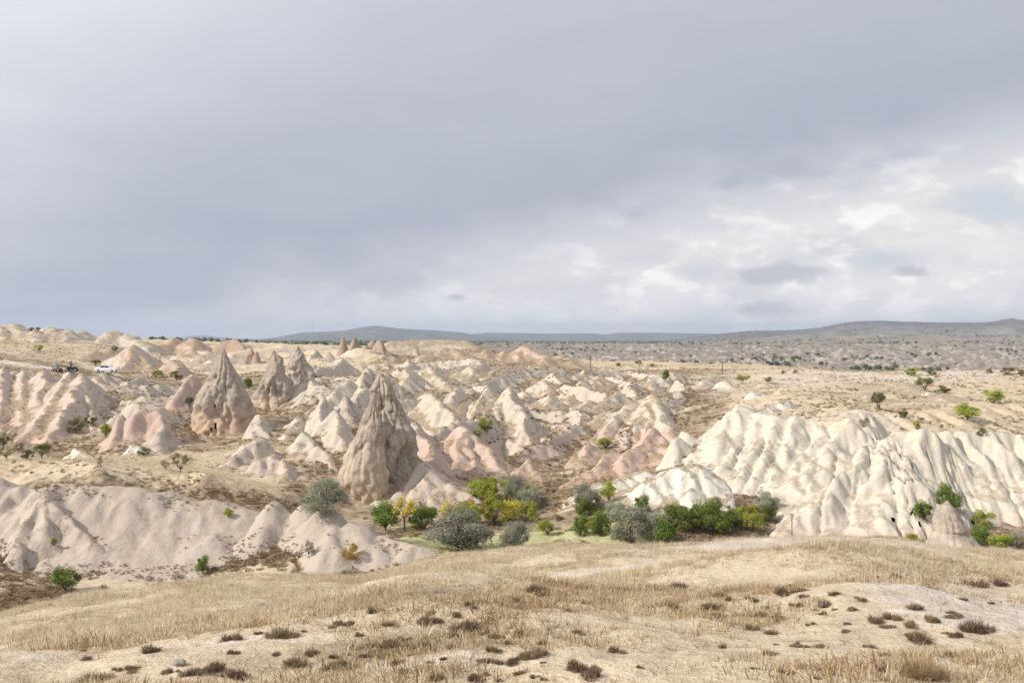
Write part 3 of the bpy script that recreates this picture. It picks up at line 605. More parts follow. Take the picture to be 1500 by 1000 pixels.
# ------------------------------------------------------------------ ground sheets
def box_mask(px, Y, x0, x1, y0, y1, sx=25, sy=4):
    return sst(x0 - sx, x0 + sx, px) * (1 - sst(x1 - sx, x1 + sx, px)) * sst(y0 - sy, y0 + sy, Y) * (1 - sst(y1 - sy, y1 + sy, Y))
def ground_attrs(o, X, Y):
    px = 750 + F * X / np.maximum(Y, 1.5)
    bm = lambda *a, **k: box_mask(px, Y, *a, **k)
    n = fbm2(X * 0.09, Y * 0.09, 3)
    gold = np.maximum.reduce([0.75 * (Y < 60), 0.8 * bm(90, 430, 64, 78.0, sx=10, sy=0.6), bm(-900, 420, 94, 121), 0.9 * bm(-900, 190, 226, 300, sy=6), 0.8 * bm(190, 560, 215, 420, sx=60, sy=15), bm(850, 1180, 262, 370, sy=10), 0.72 * bm(1060, 2400, 112, 260, sx=30, sy=8), 0.5 * bm(760, 960, 112, 124), 0.1 * (Y > 420)])
    soil = np.maximum.reduce([0.62 * bm(1100, 1500, 175, 250, sx=60, sy=15), 0.55 * bm(1130, 1330, 108, 125), 0.75 * bm(-60, 180, 203, 213, sy=2), 0.6 * bm(0, 200, 300, 350), 0.45 * bm(900, 1150, 160, 240)])
    # bare pale earth on the near slope
    for (sx, sy, sY, rx, ry, a) in ((1170,818,32,5.5,2.4,0.95),(1120,850,24,5.0,1.1,0.8),(1280,835,29,4,1.0,0.75),(1460,940,12,1.6,3.0,0.95),(1500,900,15,1.5,2.5,0.7),(860,868,21,4.5,0.5,0.75),(330,905,16,5,0.6,0.5),(200,950,10,3,0.7,0.6),(600,985,8.6,2.6,0.4,0.5)):
        c = P(sx, sy, sY); soil = np.maximum(soil, a * np.exp(-((X - c[0]) / rx) ** 2 - ((Y - sY) / ry) ** 2))
    green = np.maximum.reduce([0.95 * bm(585, 960, 80, 90.5, sx=15, sy=1), 0.5 * bm(560, 640, 92, 97, sx=8, sy=1), 0.25 * bm(0, 2000, 430, 900, sx=200, sy=50)])
    brown = np.maximum.reduce([0.95 * bm(-200, 470, 86.5, 92, sy=1.0), 0.8 * bm(-200, 600, 77.5, 81.5, sy=0.8), 0.45 * bm(640, 900, 115, 175), 0.5 * bm(1040, 1300, 104, 118), 0.5 * bm(60, 300, 192, 203, sy=2), 0.35 * bm(60, 200, 112, 120, sy=1), 0.25 * (Y < 60) * (n > 0.2)] + [a_ * np.exp(-((X - P(x_, y_, d_)[0]) / rx_) ** 2 - ((Y - d_) / ry_) ** 2) for x_, y_, d_, rx_, ry_, a_ in ((640,945,12.5,1.9,1.6,0.75),(590,985,9.5,1.6,0.8,0.65),(1210,895,16,2.6,2.2,0.65),(1320,920,14.5,0.9,1.6,0.65),(380,985,9.3,1.3,0.7,0.55))])
    rockm = np.maximum.reduce([bm(425, 1000, 118, 238, sx=30, sy=8), bm(-900, 290, 135, 196, sy=5), 0.8 * bm(-900, 850, 240, 420, sx=40, sy=15) * (1 - bm(-900, 190, 226, 300, sy=6)), 0.4 * bm(1040, 2400, 106, 260)])
    for k, v in (('rock', rockm), ('gold', gold), ('soil', soil), ('green', green), ('brown', brown)): attr(o, k, v)
cols = np.concatenate([np.arange(-2300, -60, 60), np.arange(-60, 1561, 3.0), np.arange(1600, 3850, 60)])
def sheet(name, rows, mat):
    pxg, Yg = np.meshgrid(cols, rows)
    X = (pxg - 750) / F * Yg
    Z = base(X, Yg)
    o = mesh_obj(name, np.stack([X, Yg, Z], -1).reshape(-1, 3), grid_faces(len(rows), len(cols)), mat)
    ground_attrs(o, X, Yg); tag(o, kind='structure'); return o
r1 = 2.0 * 1.0125 ** np.arange(0, 275); r1 = r1[r1 < 59.5]; r1 = np.append(r1, 60.0)
r2 = np.append(np.arange(60, 260, 0.5), 260 * 1.007 ** np.arange(0, 72)); r2 = np.append(r2[r2 < 424], 425.0)
r3 = 425 * 1.011 ** np.arange(0, 400); r3 = r3[r3 < 13000]
sheet('near_slope', r1, M['ground']); sheet('valley_ground', r2, M['ground']); sheet('far_plain_and_hills', r3, M['far'])

for a, k in SPECS:
    o = build_rock(*a, **k)
    if a[0] == 'rock_cliff' and o is not None:      # hewn cave mouths at the cliff foot, their inner shade painted near-black
        me = o.data; L0 = Vector(o.location)
        for hx, hy, hw, hh in ((1308, 760, 6, 9), (1424, 765, 9, 6), (1347, 768, 4, 6), (1338, 751, 4, 6)):
            bt = BVHTree.FromPolygons([v.co[:] for v in me.vertices], [p.vertices[:] for p in me.polygons])
            tgt = Vector(P(hx, hy, 90)) - camo.location
            hit = bt.ray_cast(camo.location - L0, tgt.normalized())
            if hit[0] is None: continue
            q = hit[0]; yy = q.y + L0.y; rx, rz = hw / F * yy / 2, hh / F * yy / 2
            b_ = bmesh.new(); b_.from_mesh(me)
            dead = [f for f in b_.faces if abs(f.calc_center_median().y - q.y) < 1.6 and ((f.calc_center_median().x - q.x) / rx) ** 2 + ((f.calc_center_median().z - q.z) / rz) ** 2 < 1.0]
            bmesh.ops.delete(b_, geom=dead, context='FACES'); b_.to_mesh(me); b_.free(); me.update()
            n = 12; ring = [(1.35 * rx * math.cos(2 * math.pi * i / n), 1.35 * rz * math.sin(2 * math.pi * i / n)) for i in range(n)]
            vv = [(q.x + a_, q.y + 0.25 + 0.3 * (b2 > 0), q.z + b2) for a_, b2 in ring] + [(q.x + a_, q.y + 1.5, q.z + b2) for a_, b2 in ring]
            mm = bpy.data.meshes.new('cave_mouth'); mm.from_pydata(vv, [], [(i, (i + 1) % n, n + (i + 1) % n, n + i) for i in range(n)] + [tuple(range(n, 2 * n))]); mm.materials.append(M['dark'])
            cm_ = bpy.data.objects.new('cave_mouth', mm); COL.objects.link(cm_); cm_.parent = o

# ------------------------------------------------------------------ cones: lofted from their outline
def cone(name, label, mat, Y, prof, depth=0.9, rough=0.28, flute=0.35, nlev=90, nang=110, seed=0, holes=(), ground=True):
    """prof: (photo row, left column, right column) from the tip down"""
    pr = np.array(prof, float)
    ys = np.linspace(pr[0, 0], pr[-1, 0], nlev)
    xl = np.interp(ys, pr[:, 0], pr[:, 1]); xr = np.interp(ys, pr[:, 0], pr[:, 2])
    cx = ((xl + xr) / 2 - 750) / F * Y; r = np.maximum((xr - xl) / 2 / F * Y, 0.02); z = CAMZ - (ys - HOR) / F * Y
    th = np.linspace(0, 2 * np.pi, nang, endpoint=False)
    ct, sn = np.cos(th), np.sin(th)
    X = cx[:, None] + r[:, None] * ct; YY = Y + depth * r[:, None] * sn; Z = np.repeat(z[:, None], nang, 1)
    f = np.clip(r / r.max(), 0, 1)[:, None]
    a = (0.45 - 1.5 * np.abs(fbm3(X * 0.22 + seed, YY * 0.22, Z * 0.11, 2))) * rough * 1.7 + fbm3(X * 0.55 + seed, YY * 0.55, Z * 0.38, 4) * rough * 1.1 + fbm3(X * 1.6, YY * 1.6 + seed, Z * 1.2, 3) * rough * 0.35
    fl = np.exp(-np.abs(perlin3(ct * 2.0 + seed + 0 * Z + 0.25 * fbm3(X * 0.3, YY * 0.3, Z * 0.3, 2), sn * 2.0 + 0 * Z, Z * 0.16)) * 8)
    cr = np.exp(-np.abs(fbm3(X * 0.35 + seed, YY * 0.35, Z * 0.22 + 9, 2)) * 7) * rough * 0.9
    d = (a - flute * fl - cr) * (0.35 + 0.9 * f) * np.clip(r[:, None] / 0.8, 0.15, 1)
    X = X + ct * d; YY = YY + sn * d; Z = Z + fbm3(X * 0.7, YY * 0.7, Z * 0.7 + seed, 2) * 0.15 * np.minimum(1, f * 4)
    V = np.stack([X, YY, Z], -1).reshape(-1, 3)
    V = np.concatenate([V, [[cx[0], Y, z[0] + 0.12]], [[cx[-1], Y, z[-1]]]])
    i = np.arange(nlev - 1)[:, None] * nang; j = np.arange(nang)[None]; jn = (j + 1) % nang
    q = np.stack([i + j, i + nang + j, i + nang + jn, i + jn], -1).reshape(-1, 4)
    jj = np.arange(nang); n0 = nlev * nang
    t1 = np.stack([np.full(nang, n0), jj, (jj + 1) % nang, (jj + 1) % nang], -1)
    V0 = np.array([cx[-1], Y, z[-1]])
    V = V - V0
    me = bpy.data.meshes.new(name)
    faces = [tuple(a) for a in q] + [(n0, int(a), int((a + 1) % nang)) for a in jj] + [(n0 + 1, (nlev - 1) * nang + int((a + 1) % nang), (nlev - 1) * nang + int(a)) for a in jj]
    me.from_pydata([tuple(v) for v in V], [], faces); me.validate(); me.update()
    bm_ = bmesh.new(); bm_.from_mesh(me); bmesh.ops.recalc_face_normals(bm_, faces=bm_.faces); bm_.to_mesh(me); bm_.free()
    me.polygons.foreach_set('use_smooth', np.full(len(me.polygons), True)); me.materials.append(M[mat])
    o = bpy.data.objects.new(name, me); COL.objects.link(o); o.location = V0
    tag(o, label, 'rock')
    for (hx, hy, hw, hh, arch) in holes:       # hewn openings: cut into the rock, then lined near-black to paint the shade inside
        c = P(hx, hy, Y); k = np.argmin(np.abs(z - c[2])); rr = r[k]
        yf = Y - depth * math.sqrt(max(rr ** 2 - (c[0] - cx[k]) ** 2, 0.05))
        bt = BVHTree.FromPolygons([v.co[:] for v in me.vertices], [p.vertices[:] for p in me.polygons])
        dr = Vector(c) - camo.location
        ht = bt.ray_cast(camo.location - Vector(V0), dr.normalized())
        if ht[0] is not None:
            q = ht[0] + Vector(V0); c = np.array(q); yf = q.y
        w2, h2 = hw / F * Y / 2, hh / F * Y / 2
        sec = [(-w2, -h2), (w2, -h2), (w2, h2 * 0.4), (w2 * 0.6, h2 * 0.9), (0, h2), (-w2 * 0.6, h2 * 0.9), (-w2, h2 * 0.4)] if arch else [(-w2, -h2), (w2, -h2), (w2, h2), (-w2, h2)]
        n = len(sec)
        def prism(y0, y1, s, capfront):
            vv = [(c[0] + a * s, y0, c[2] + b * s) for a, b in sec] + [(c[0] + a * s, y1, c[2] + b * s) for a, b in sec]
            ff = [(a, (a + 1) % n, n + (a + 1) % n, n + a) for a in range(n)] + [tuple(range(n, 2 * n))] + ([tuple(range(n - 1, -1, -1))] if capfront else [])
            mm = bpy.data.meshes.new('opening'); mm.from_pydata(vv, [], ff); mm.update()
            b_ = bmesh.new(); b_.from_mesh(mm); bmesh.ops.recalc_face_normals(b_, faces=b_.faces); b_.to_mesh(mm); b_.free(); return mm
        cut = bpy.data.objects.new('cutter', prism(yf - 1.5, yf + 1.3, 1.0, True)); COL.objects.link(cut)
        md = o.modifiers.new('cut', 'BOOLEAN'); md.object = cut; md.operation = 'DIFFERENCE'; md.solver = 'EXACT'
        bpy.context.view_layer.update()
        ev = o.evaluated_get(bpy.context.evaluated_depsgraph_get())
        nm = bpy.data.meshes.new_from_object(ev); o.modifiers.clear(); o.data = nm
        bpy.data.objects.remove(cut)
        ch = bpy.data.objects.new('cave_window', prism(yf + 0.18, yf + 1.25, 0.985, False)); COL.objects.link(ch)
        ch.data.materials.append(M['dark']); ch.parent = o; ch.location = -V0
    ROCKS.append(([ConeH(cx, r, z, Y, depth)], (cx.min() - r.max(), cx.max() + r.max(), Y - r.max(), Y + r.max())))
    return o
class ConeH:
    def __init__(s, cx, r, z, Y, d): s.a = (cx, r, z, Y, d)
    def h(s, X, Y):
        cx, r, z, Y0, d = s.a
        out = np.full(np.shape(X), -1e9)
        for k in range(0, len(z), 4):
            out = np.where(((X - cx[k]) ** 2 + ((Y - Y0) / d) ** 2 < r[k] ** 2) & (out < z[k]), z[k], out)
        return out
cone('rock_cone', 'tall cone with dark cap, pink walls and three hewn black windows', 'cap', 142,
     [(511,324,328),(520,319,334),(535,312,341),(550,305,349),(570,296,359),(590,287,369),(615,283,375),(635,279,379),(650,276,381),(660,279,378),(690,276,384)], flute=0.55, seed=3, rough=0.5,
     holes=((315.6,624,3.4,8.5,False),(309.6,628.5,3,5,False),(314.8,594.5,3,4.5,False)))
cone('rock_cone', 'grey cone with an arched cave mouth beside the windowed cone', 'cap', 166,
     [(514,399,404),(522,393,411),(540,386,420),(560,378,428),(580,371,433),(600,368,437),(612,366,440),(635,362,446)], flute=0.55, seed=11, rough=0.55,
     holes=((410.6,604,8.5,8.5,True),(395,604,2.6,5,False),(388,605.5,3,4,False)))
cone('rock_cone', 'pointed craggy grey cone behind the one with the arched cave', 'grey', 188,
     [(507,435,438),(518,428,446),(535,420,455),(555,416,466),(575,410,480),(600,405,490)], flute=0.55, seed=17, rough=0.6)
cone('rock_spire', 'tallest tan rock spire with streaked faces standing over the orchard', 'spire_top', 106,
     [(547,556,563),(556,551,569),(570,546,575),(590,540,584),(620,531,593),(650,524,602),(680,520,606),(710,522,604),(740,528,600),(765,530,604),(790,526,612)], flute=0.5, seed=23, rough=0.62, nlev=130, nang=150)
cone('rock_spire', 'lower tan shoulder with smooth undercut wall at the front of the tallest spire', 'spire', 103.2,
     [(583,542,551),(600,535,556),(620,526,560),(650,513,564),(684,499,567),(695,496,568),(706,497,569),(718,502,570),(730,508,571),(745,512,572),(757,507,577),(770,498,585),(795,490,600)], flute=0.25, seed=31, rough=0.34, depth=0.7)
cone('rock_spire', 'dark ribbed flank leaning on the right side of the tallest spire', 'grey', 108.5,
     [(588,579,584),(605,575,592),(640,570,606),(670,568,613),(700,570,612),(720,572,608),(760,570,612)], flute=0.6, seed=41, rough=0.5)
cone('rock_cone', 'small pale two-tiered cone standing behind the near grassy crest', 'grey', 52,
     [(735,1384,1390),(742,1375,1397),(752,1369,1405),(765,1368,1413),(775,1369,1417),(779,1370,1415),(783,1366,1418),(795,1358,1428),(808,1350,1436),(850,1335,1455)], flute=0.12, seed=53, rough=0.12)

# ------------------------------------------------------------------ plants
def leaf_mat(name, c1, c2, trans=0.35):
    m, w = new_mat(name)
    a = w.n('ShaderNodeAttribute'); a.attribute_name = 'tint'
    oi = w.n('ShaderNodeObjectInfo')
    col = w.mix(a.outputs['Fac'], c1, c2)
    hs = w.n('ShaderNodeHueSaturation'); w.put(hs.inputs['Color'], col)
    w.put(hs.inputs['Value'], w.m('ADD', w.m('MULTIPLY', oi.outputs['Random'], 0.4), 0.8))
    w.put(hs.inputs['Hue'], w.m('ADD', w.m('MULTIPLY', oi.outputs['Random'], 0.03), 0.485))
    d = w.n('ShaderNodeBsdfDiffuse'); t = w.n('ShaderNodeBsdfTranslucent'); mx = w.n('ShaderNodeMixShader')
    w.put(d.inputs[0], hs.outputs[0]); w.put(t.inputs[0], hs.outputs[0]); mx.inputs[0].default_value = trans
    w.t.links.new(d.outputs[0], mx.inputs[1]); w.t.links.new(t.outputs[0], mx.inputs[2])
    o = w.n('ShaderNodeOutputMaterial'); w.t.links.new(mx.outputs[0], o.inputs[0])
    return m
LM = {
 'silver': leaf_mat('silver_leaf', (0.22, 0.235, 0.165), (0.50, 0.50, 0.385), 0.3),
 'green': leaf_mat('green_leaf', (0.095, 0.14, 0.03), (0.28, 0.35, 0.085)),
 'lime': leaf_mat('lime_leaf', (0.22, 0.27, 0.04), (0.50, 0.52, 0.09)),
 'yellow': leaf_mat('yellow_leaf', (0.38, 0.33, 0.05), (0.68, 0.55, 0.13)),
 'orange': leaf_mat('orange_leaf', (0.34, 0.22, 0.05), (0.52, 0.33, 0.12)),
 'olive': leaf_mat('olive_leaf', (0.12, 0.125, 0.045), (0.28, 0.27, 0.11)),
 'sparse': leaf_mat('sparse_leaf', (0.17, 0.165, 0.08), (0.34, 0.31, 0.17)),
 'fartree': leaf_mat('far_tree_leaf', (0.11, 0.13, 0.075), (0.23, 0.245, 0.15)),
 'bare': leaf_mat('bare_twig', (0.13, 0.095, 0.075), (0.24, 0.185, 0.15), 0.0),
 'straw': leaf_mat('straw', (0.50, 0.41, 0.29), (0.76, 0.66, 0.50), 0.45),
 'tuft': leaf_mat('dry_cushion', (0.14, 0.10, 0.07), (0.42, 0.315, 0.21), 0.2),
 'goldtuft': leaf_mat('golden_bush', (0.30, 0.215, 0.125), (0.55, 0.42, 0.26), 0.3)}
m, w = new_mat('bark'); bn = w.noise(w.n('ShaderNodeNewGeometry').outputs['Position'], 9, 4, 0.6)
finish(w, w.mix(bn, (0.07, 0.05, 0.035), (0.19, 0.145, 0.11)), 0.95, bn, 0.03); M['bark'] = m

def tubes(segs, n=6):
    """tapered limbs: (p0, r0, p1, r1)"""
    V, Fc = [], []
    for p0, r0, p1, r1 in segs:
        p0 = np.array(p0, float); p1 = np.array(p1, float); d = p1 - p0; d = d / max(np.linalg.norm(d), 1e-6)
        u = np.cross(d, (0.3, 0.9, 0.1)); u /= max(np.linalg.norm(u), 1e-6); v = np.cross(d, u)
        k = len(V)
        for p, r in ((p0, r0), (p1, r1)):
            for i in range(n):
                t = 2 * math.pi * i / n; V.append(p + r * (math.cos(t) * u + math.sin(t) * v))
        for i in range(n): Fc.append((k + i, k + (i + 1) % n, k + n + (i + 1) % n, k + n + i))
    return np.array(V), np.array(Fc)
def leaves(pos, out, L, Wd, rs, droop=0.0):
    """leaf-shaped quads at pos, loosely facing out"""
    n = len(pos)
    nrm = out + rs.normal(size=(n, 3)) * 0.7; nrm /= np.linalg.norm(nrm, axis=1)[:, None]
    t = rs.normal(size=(n, 3)) + out * 0.6; t[:, 2] -= droop
    t -= (t * nrm).sum(1)[:, None] * nrm; t /= np.linalg.norm(t, axis=1)[:, None] + 1e-9
    b = np.cross(nrm, t)
    l = (L * rs.uniform(0.6, 1.3, n))[:, None]; ww = (Wd * rs.uniform(0.7, 1.3, n))[:, None]
    V = np.stack([pos - t * l * 0.5, pos + b * ww * 0.5, pos + t * l * 0.5, pos - b * ww * 0.5], 1).reshape(-1, 3)
    return V, np.arange(4 * n).reshape(-1, 4), np.repeat(rs.uniform(0, 1, n), 4)
PROTO = {}
SPEC = {  # height, width, lobes, leaves, leaf length, leaf width, crown bottom, trunk radius
 'silver': (5.0, 5.4, 26, 11000, 0.26, 0.085, 0.02, 0.14), 'green': (4.0, 4.6, 13, 4600, 0.24, 0.15, 0.12, 0.12), 'lime': (4.0, 4.4, 12, 3800, 0.23, 0.15, 0.10, 0.10),
 'yellow': (3.5, 4.0, 12, 3200, 0.22, 0.15, 0.25, 0.09), 'orange': (2.6, 3.4, 9, 2400, 0.2, 0.13, 0.05, 0.06), 'olive': (3.0, 3.2, 12, 2600, 0.2, 0.1, 0.10, 0.08),
 'sparse': (3.4, 3.2, 12, 1300, 0.19, 0.09, 0.25, 0.07), 'bare': (2.0, 2.6, 10, 700, 0.4, 0.02, 0.05, 0.05), 'umbrella': (4.4, 4.2, 10, 2300, 0.22, 0.15, 0.52, 0.12)}
def tree_mesh(kind, v):
    if (kind, v) in PROTO: return PROTO[(kind, v)]
    H, Wd, nl, n, L, lw, bot, tr = SPEC[kind]
    rs = np.random.RandomState(hash_seed(kind) + v)
    C = []; 
    for i in range(nl):
        z = bot + (1 - bot) * rs.uniform(0.14, 0.86)
        q = (z - bot) / (1 - bot)
        rad = math.sqrt(max(0.0, 1 - (2 * (q - 0.42) / 1.25) ** 2)) if kind != 'umbrella' else 0.9
        a = rs.uniform(0, 2 * math.pi); rr = rad * math.sqrt(rs.uniform(0.05, 1)) * 0.42
        C.append((math.cos(a) * rr * Wd, math.sin(a) * rr * Wd, z * H))
    C = np.array(C); R = rs.uniform(0.08, 0.25, nl) * Wd
    k = rs.randint(0, nl, n)
    d = rs.normal(size=(n, 3)); d /= np.linalg.norm(d, axis=1)[:, None]
    r = R[k] * (0.35 + 0.75 * rs.uniform(0, 1, n) ** 0.7) * (1 + 0.5 * perlin3(d[:, 0] * 2 + k, d[:, 1] * 2, d[:, 2] * 2))
    pos = C[k] + d * r[:, None] * np.array((1, 1, 0.85))
    pos[:, 2] = np.maximum(pos[:, 2], H * bot * 0.9 + 0.05)
    V, Fc, T = leaves(pos, d, L, lw, rs, 0.5 if kind == 'silver' else 0.1)
    T = np.clip(T * 0.7 + np.repeat(rs.uniform(0, 0.3, nl)[k], 4), 0, 1)
    cm = mesh_obj('crown', V, Fc, LM['yellow' if kind == 'umbrella' else kind], link=False, smooth=False); attr(cm, 'tint', T)
    z0 = max(bot * H * 0.8, 0.35); lean = rs.uniform(-0.15, 0.15, 2)
    fork = np.array((lean[0], lean[1], z0))
    segs = [((0, 0, -0.3), tr * 1.3, fork, tr)]
    for c, rad in zip(C, R):
        mid = fork * 0.5 + c * 0.5 + rs.normal(size=3) * 0.12
        segs += [(fork, tr * 0.62, mid, tr * 0.4), (mid, tr * 0.4, c, tr * 0.16)]
        for _ in range(3):
            dd = rs.normal(size=3); dd /= np.linalg.norm(dd); segs.append((mid * 0.4 + c * 0.6, tr * 0.2, c + dd * rad * 0.9, tr * 0.06))
    tv, tf = tubes(segs); tm = mesh_obj('trunk', tv, tf, M['bark'], link=False)
    PROTO[(kind, v)] = (tm.data, cm.data); return PROTO[(kind, v)]
def hash_seed(k): return sum(ord(c) * (i + 3) for i, c in enumerate(k)) % 9973
_cnt = {}
def plant(name, kind, px, py, wpx, hpx, label, cat='tree', group=None, y0=58, y1=420):
    x, y, z = spot(px, py, y0, y1)
    _cnt[kind] = _cnt.get(kind, -1) + 1
    tm, cm = tree_mesh(kind, _cnt[kind] % 4)
    H, Wd = SPEC[kind][:2]
    e = bpy.data.objects.new(name, None); COL.objects.link(e); e.location = (x, y, z - 0.04)
    sx = wpx / F * y / (Wd * 0.96); sz = hpx / F * y / (H * 0.96)
    e.scale = (sx, sx, sz); e.rotation_euler = (0, 0, (_cnt[kind] * 2.4) % 6.28)
    for nm, me in (('trunk', tm), ('crown', cm)):
        o = bpy.data.objects.new(nm, me); COL.objects.link(o); o.parent = e
    tag(e, label, cat, group); return e

S = 'silver'
for a in [(672,807,100,60,'largest silvery grey-green oleaster, widest bush at the foot of the grassy crest'), (755,804,42,42,'small round silvery oleaster beside the largest one'),
          (922,801,62,56,'rounded silvery oleaster touching the dark green orchard tree'), (953,799,40,50,'narrow pale oleaster squeezed between the rounded oleaster and the orchard tree'),
          (477,753,72,50,'silvery oleaster in the gully behind the lamp post, left of the tallest spire'), (862,750,42,40,'silvery oleaster below the streaked white slab'),
          (757,742,34,44,'dark silvery oleaster among the yellow-green trees'), (780,747,36,32,'low dark oleaster right of the yellow-green trees'),
          (1123,748,38,28,'pale silvery bush on the brown slope at the foot of the white cliff'), (902,762,32,28,'small silvery bush below the chalk-white dome'),
          (1490,806,34,24,'silvery bush right of the small two-tiered cone'), (52,904,34,20,'low blue-grey bush by the grass edge below the dark outcrop')]:
    plant('oleaster_bush', S, *a[:4], a[4], 'bush')
G_OR = 'green orchard trees'; L_OR = 'green leafy orchard tree in the row below the white dome and cliff'
for a in [(850,785,26,30), (880,787,36,36), (972,800,42,44), (990,778,40,38), (1012,782,42,36), (1046,782,54,48), (1022,776,36,40), (1076,774,28,26), (940,756,30,28), (856,757,28,26)]:
    plant('orchard_tree', 'green', *a, L_OR, 'tree', G_OR)
for a in [(566,778,48,44,'dense dark green tree at the foot of the tallest spire'), (622,777,46,36,'dark green tree right of the yellow-crowned tree'), (1126,768,26,26,'small green tree below the pale silvery bush'),
          (1387,750,38,36,'dark green tree growing behind the small two-tiered cone'), (1353,773,34,27,'dark green bushy tree by the cave mouths of the white cliff'), (95,868,42,36,'round dark green tree below the dark grey outcrop'),
          (297,843,22,24,'small bright green tree on the scrub at the foot of the beige bluff'), (1432,800,40,30,'dark green bush right of the small two-tiered cone'), (364,570,14,18,'green bush between the two cave cones'),
          (70,899,18,14,'little green bush beside the blue-grey bush'), (976,558,13,14,'small dark tree at the edge of the golden plain')]:
    plant('green_tree', 'green', *a[:4], a[4])
plant('yellow_tree', 'umbrella', 593, 779, 42, 46, 'yellow-crowned tree with bare forked trunk between two dark green trees')
for a in [(745,766,42,32,'bright yellow tree in front of the yellow-green trees'), (664,764,36,28,'pale yellow tree behind the largest oleaster')]: plant('yellow_tree', 'yellow', *a[:4], a[4])
G_LI = 'yellow-green trees below the pink fin'; L_LI = 'yellow-green tree in the grove below the large pink fin'
for a in [(716,738,36,38), (698,730,32,28), (725,769,38,40), (770,769,34,34), (777,736,26,26), (690,770,40,36), (742,735,28,32)]: plant('yellow_green_tree', 'lime', *a, L_LI, 'tree', G_LI)
for a in [(802,785,30,24,'thin olive-green tree on the bank right of the small round oleaster'), (892,736,24,28,'light green tree standing against the streaked white slab'), (1100,780,30,30,'pale yellow-green tree right of the orchard row'),
          (1442,776,32,28,'light green tree under the right end of the white cliff'), (1335,800,26,18,'low yellow-green bush under the cliff, left of the small cone'), (1465,806,36,24,'yellow-green bush right of the small two-tiered cone'),
          (713,636,22,22,'lone yellow-green tree in the scrub hollow below the cream fins'), (700,638,18,9,'low green bush beside the lone yellow-green tree'), (887,658,26,17,'bright lime bush on the golden ledge above the pink rock'),
          (1417,615,34,23,'wide yellow-green bush near the plateau edge'), (1456,591,28,20,'round green bush by the white bank on the plateau'), (1336,551,22,12,'yellow-green bush on the far edge of the plateau'),
          (229,553,19,11,'bright green bush at the foot of the brownish knoll'), (155,640,19,20,'lime green bush left of the pink rock block'), (1088,558,22,9,'low lime bush on the golden plain'), (56,514,16,8,'green bush above the golden field'),
          (80,799,10,13,'tiny green bush growing on the dark grey outcrop'), (335,759,15,12,'small lime bush at the right end of the beige bluff'), (1343,632,11,13,'little lime bush at the brink of the white cliff'), (384,818,9,9,'tiny lime sprig in the gully scrub')]:
    plant('light_green_bush', 'lime', *a[:4], a[4], 'bush')
for a in [(684,752,24,20,'orange-leaved bush behind the grove'), (707,752,32,20,'golden-brown bush behind the grove'), (572,668,13,10,'small yellow bush in the scrub left of the tallest spire'), (515,826,28,24,'straw-yellow bush in the notch of the beige lobes')]:
    plant('autumn_bush', 'orange', *a[:4], a[4], 'bush')
for a in [(1287,603,23,27,'round olive-green tree alone on the plateau scrub'), (258,557,20,15,'olive bush beside the bright green one at the knoll'), (112,634,24,22,'round olive tree below the fluted ridges'), (133,624,20,15,'dark olive bush in the scrub gully'), (62,672,26,22,'olive tree on the golden terrace, largest of its cluster'),
          (40,674,20,16,'low grey-olive bush on the golden terrace'), (210,668,20,14,'olive bush before the pink rock block'), (1325,614,17,14,'round olive bush left of the wide yellow-green bush'), (1355,572,28,19,'grey-olive bush clump in the plateau hollow'),
          (1384,576,22,12,'green-olive bush beside the grey-olive clump'), (1364,550,17,10,'dark bush on the far edge of the plateau'), (168,516,11,9,'dark bush behind the golden field'), (140,536,16,8,'dark low bush on the slope below the golden field'),
          (1125,560,13,9,'grey-green bush on the golden plain'), (1437,640,15,14,'olive bush at the brink of the cliff, beside a crack'), (5,655,20,20,'grey-olive bush at the foot of the left ridges'), (278,603,14,17,'green-olive sapling beside the windowed cone'), (860,802,30,9,'low green vine row on the pale field'), (820,800,26,9,'low vine clump beside the drum')]:
    plant('olive_bush', 'olive', *a[:4], a[4], 'bush')
for a in [(264,694,32,32,'twiggy grey-green tree on the golden terrace edge'), (242,690,16,14,'small twiggy bush beside the twiggy tree'), (10,674,26,22,'thin spreading tree at the end of the terrace'), (147,684,10,17,'slender yellowish sapling on the golden terrace'),
          (28,664,16,16,'thin sapling behind the olive cluster'), (1265,630,15,15,'sparse dry bush above the curled white lip'), (1362,622,9,7,'tiny sparse bush on the plateau grass'), (453,822,20,26,'thin yellowing sapling on the beige lobes'), (437,820,11,12,'small sparse bush left of the thin sapling')]:
    plant('sparse_tree', 'sparse', *a[:4], a[4])
for a in [(808,646,28,15,'leafless grey thicket at the foot of the cream fins'), (1033,800,26,16,'leafless grey bush on the bank by the orchard'), (801,724,16,22,'bare grey tree right of the grove')]:
    plant('bare_bush', 'bare', *a[:4], a[4], 'bush')
for a in [(905,537,9,6), (935,536,12,7), (955,537,7,5), (1165,547,10,5), (1148,547,9,5), (1475,549,22,11), (1496,551,16,11), (1450,547,12,7)]:
    plant('plain_bush', 'olive', *a, 'small dark bush on the far rim of the plain', 'bush', 'bushes on the far rim')

for i in range(34):
    r = random.Random(100 + i); px = r.uniform(590, 1140); py = r.uniform(742, 792)
    plant('undergrowth_bush', r.choice(['olive', 'sparse', 'orange', 'bare', 'lime']), px, py, r.uniform(14, 26), r.uniform(7, 13), 'low rough undergrowth bush on the valley floor between the trees', 'bush', 'undergrowth on the valley floor')

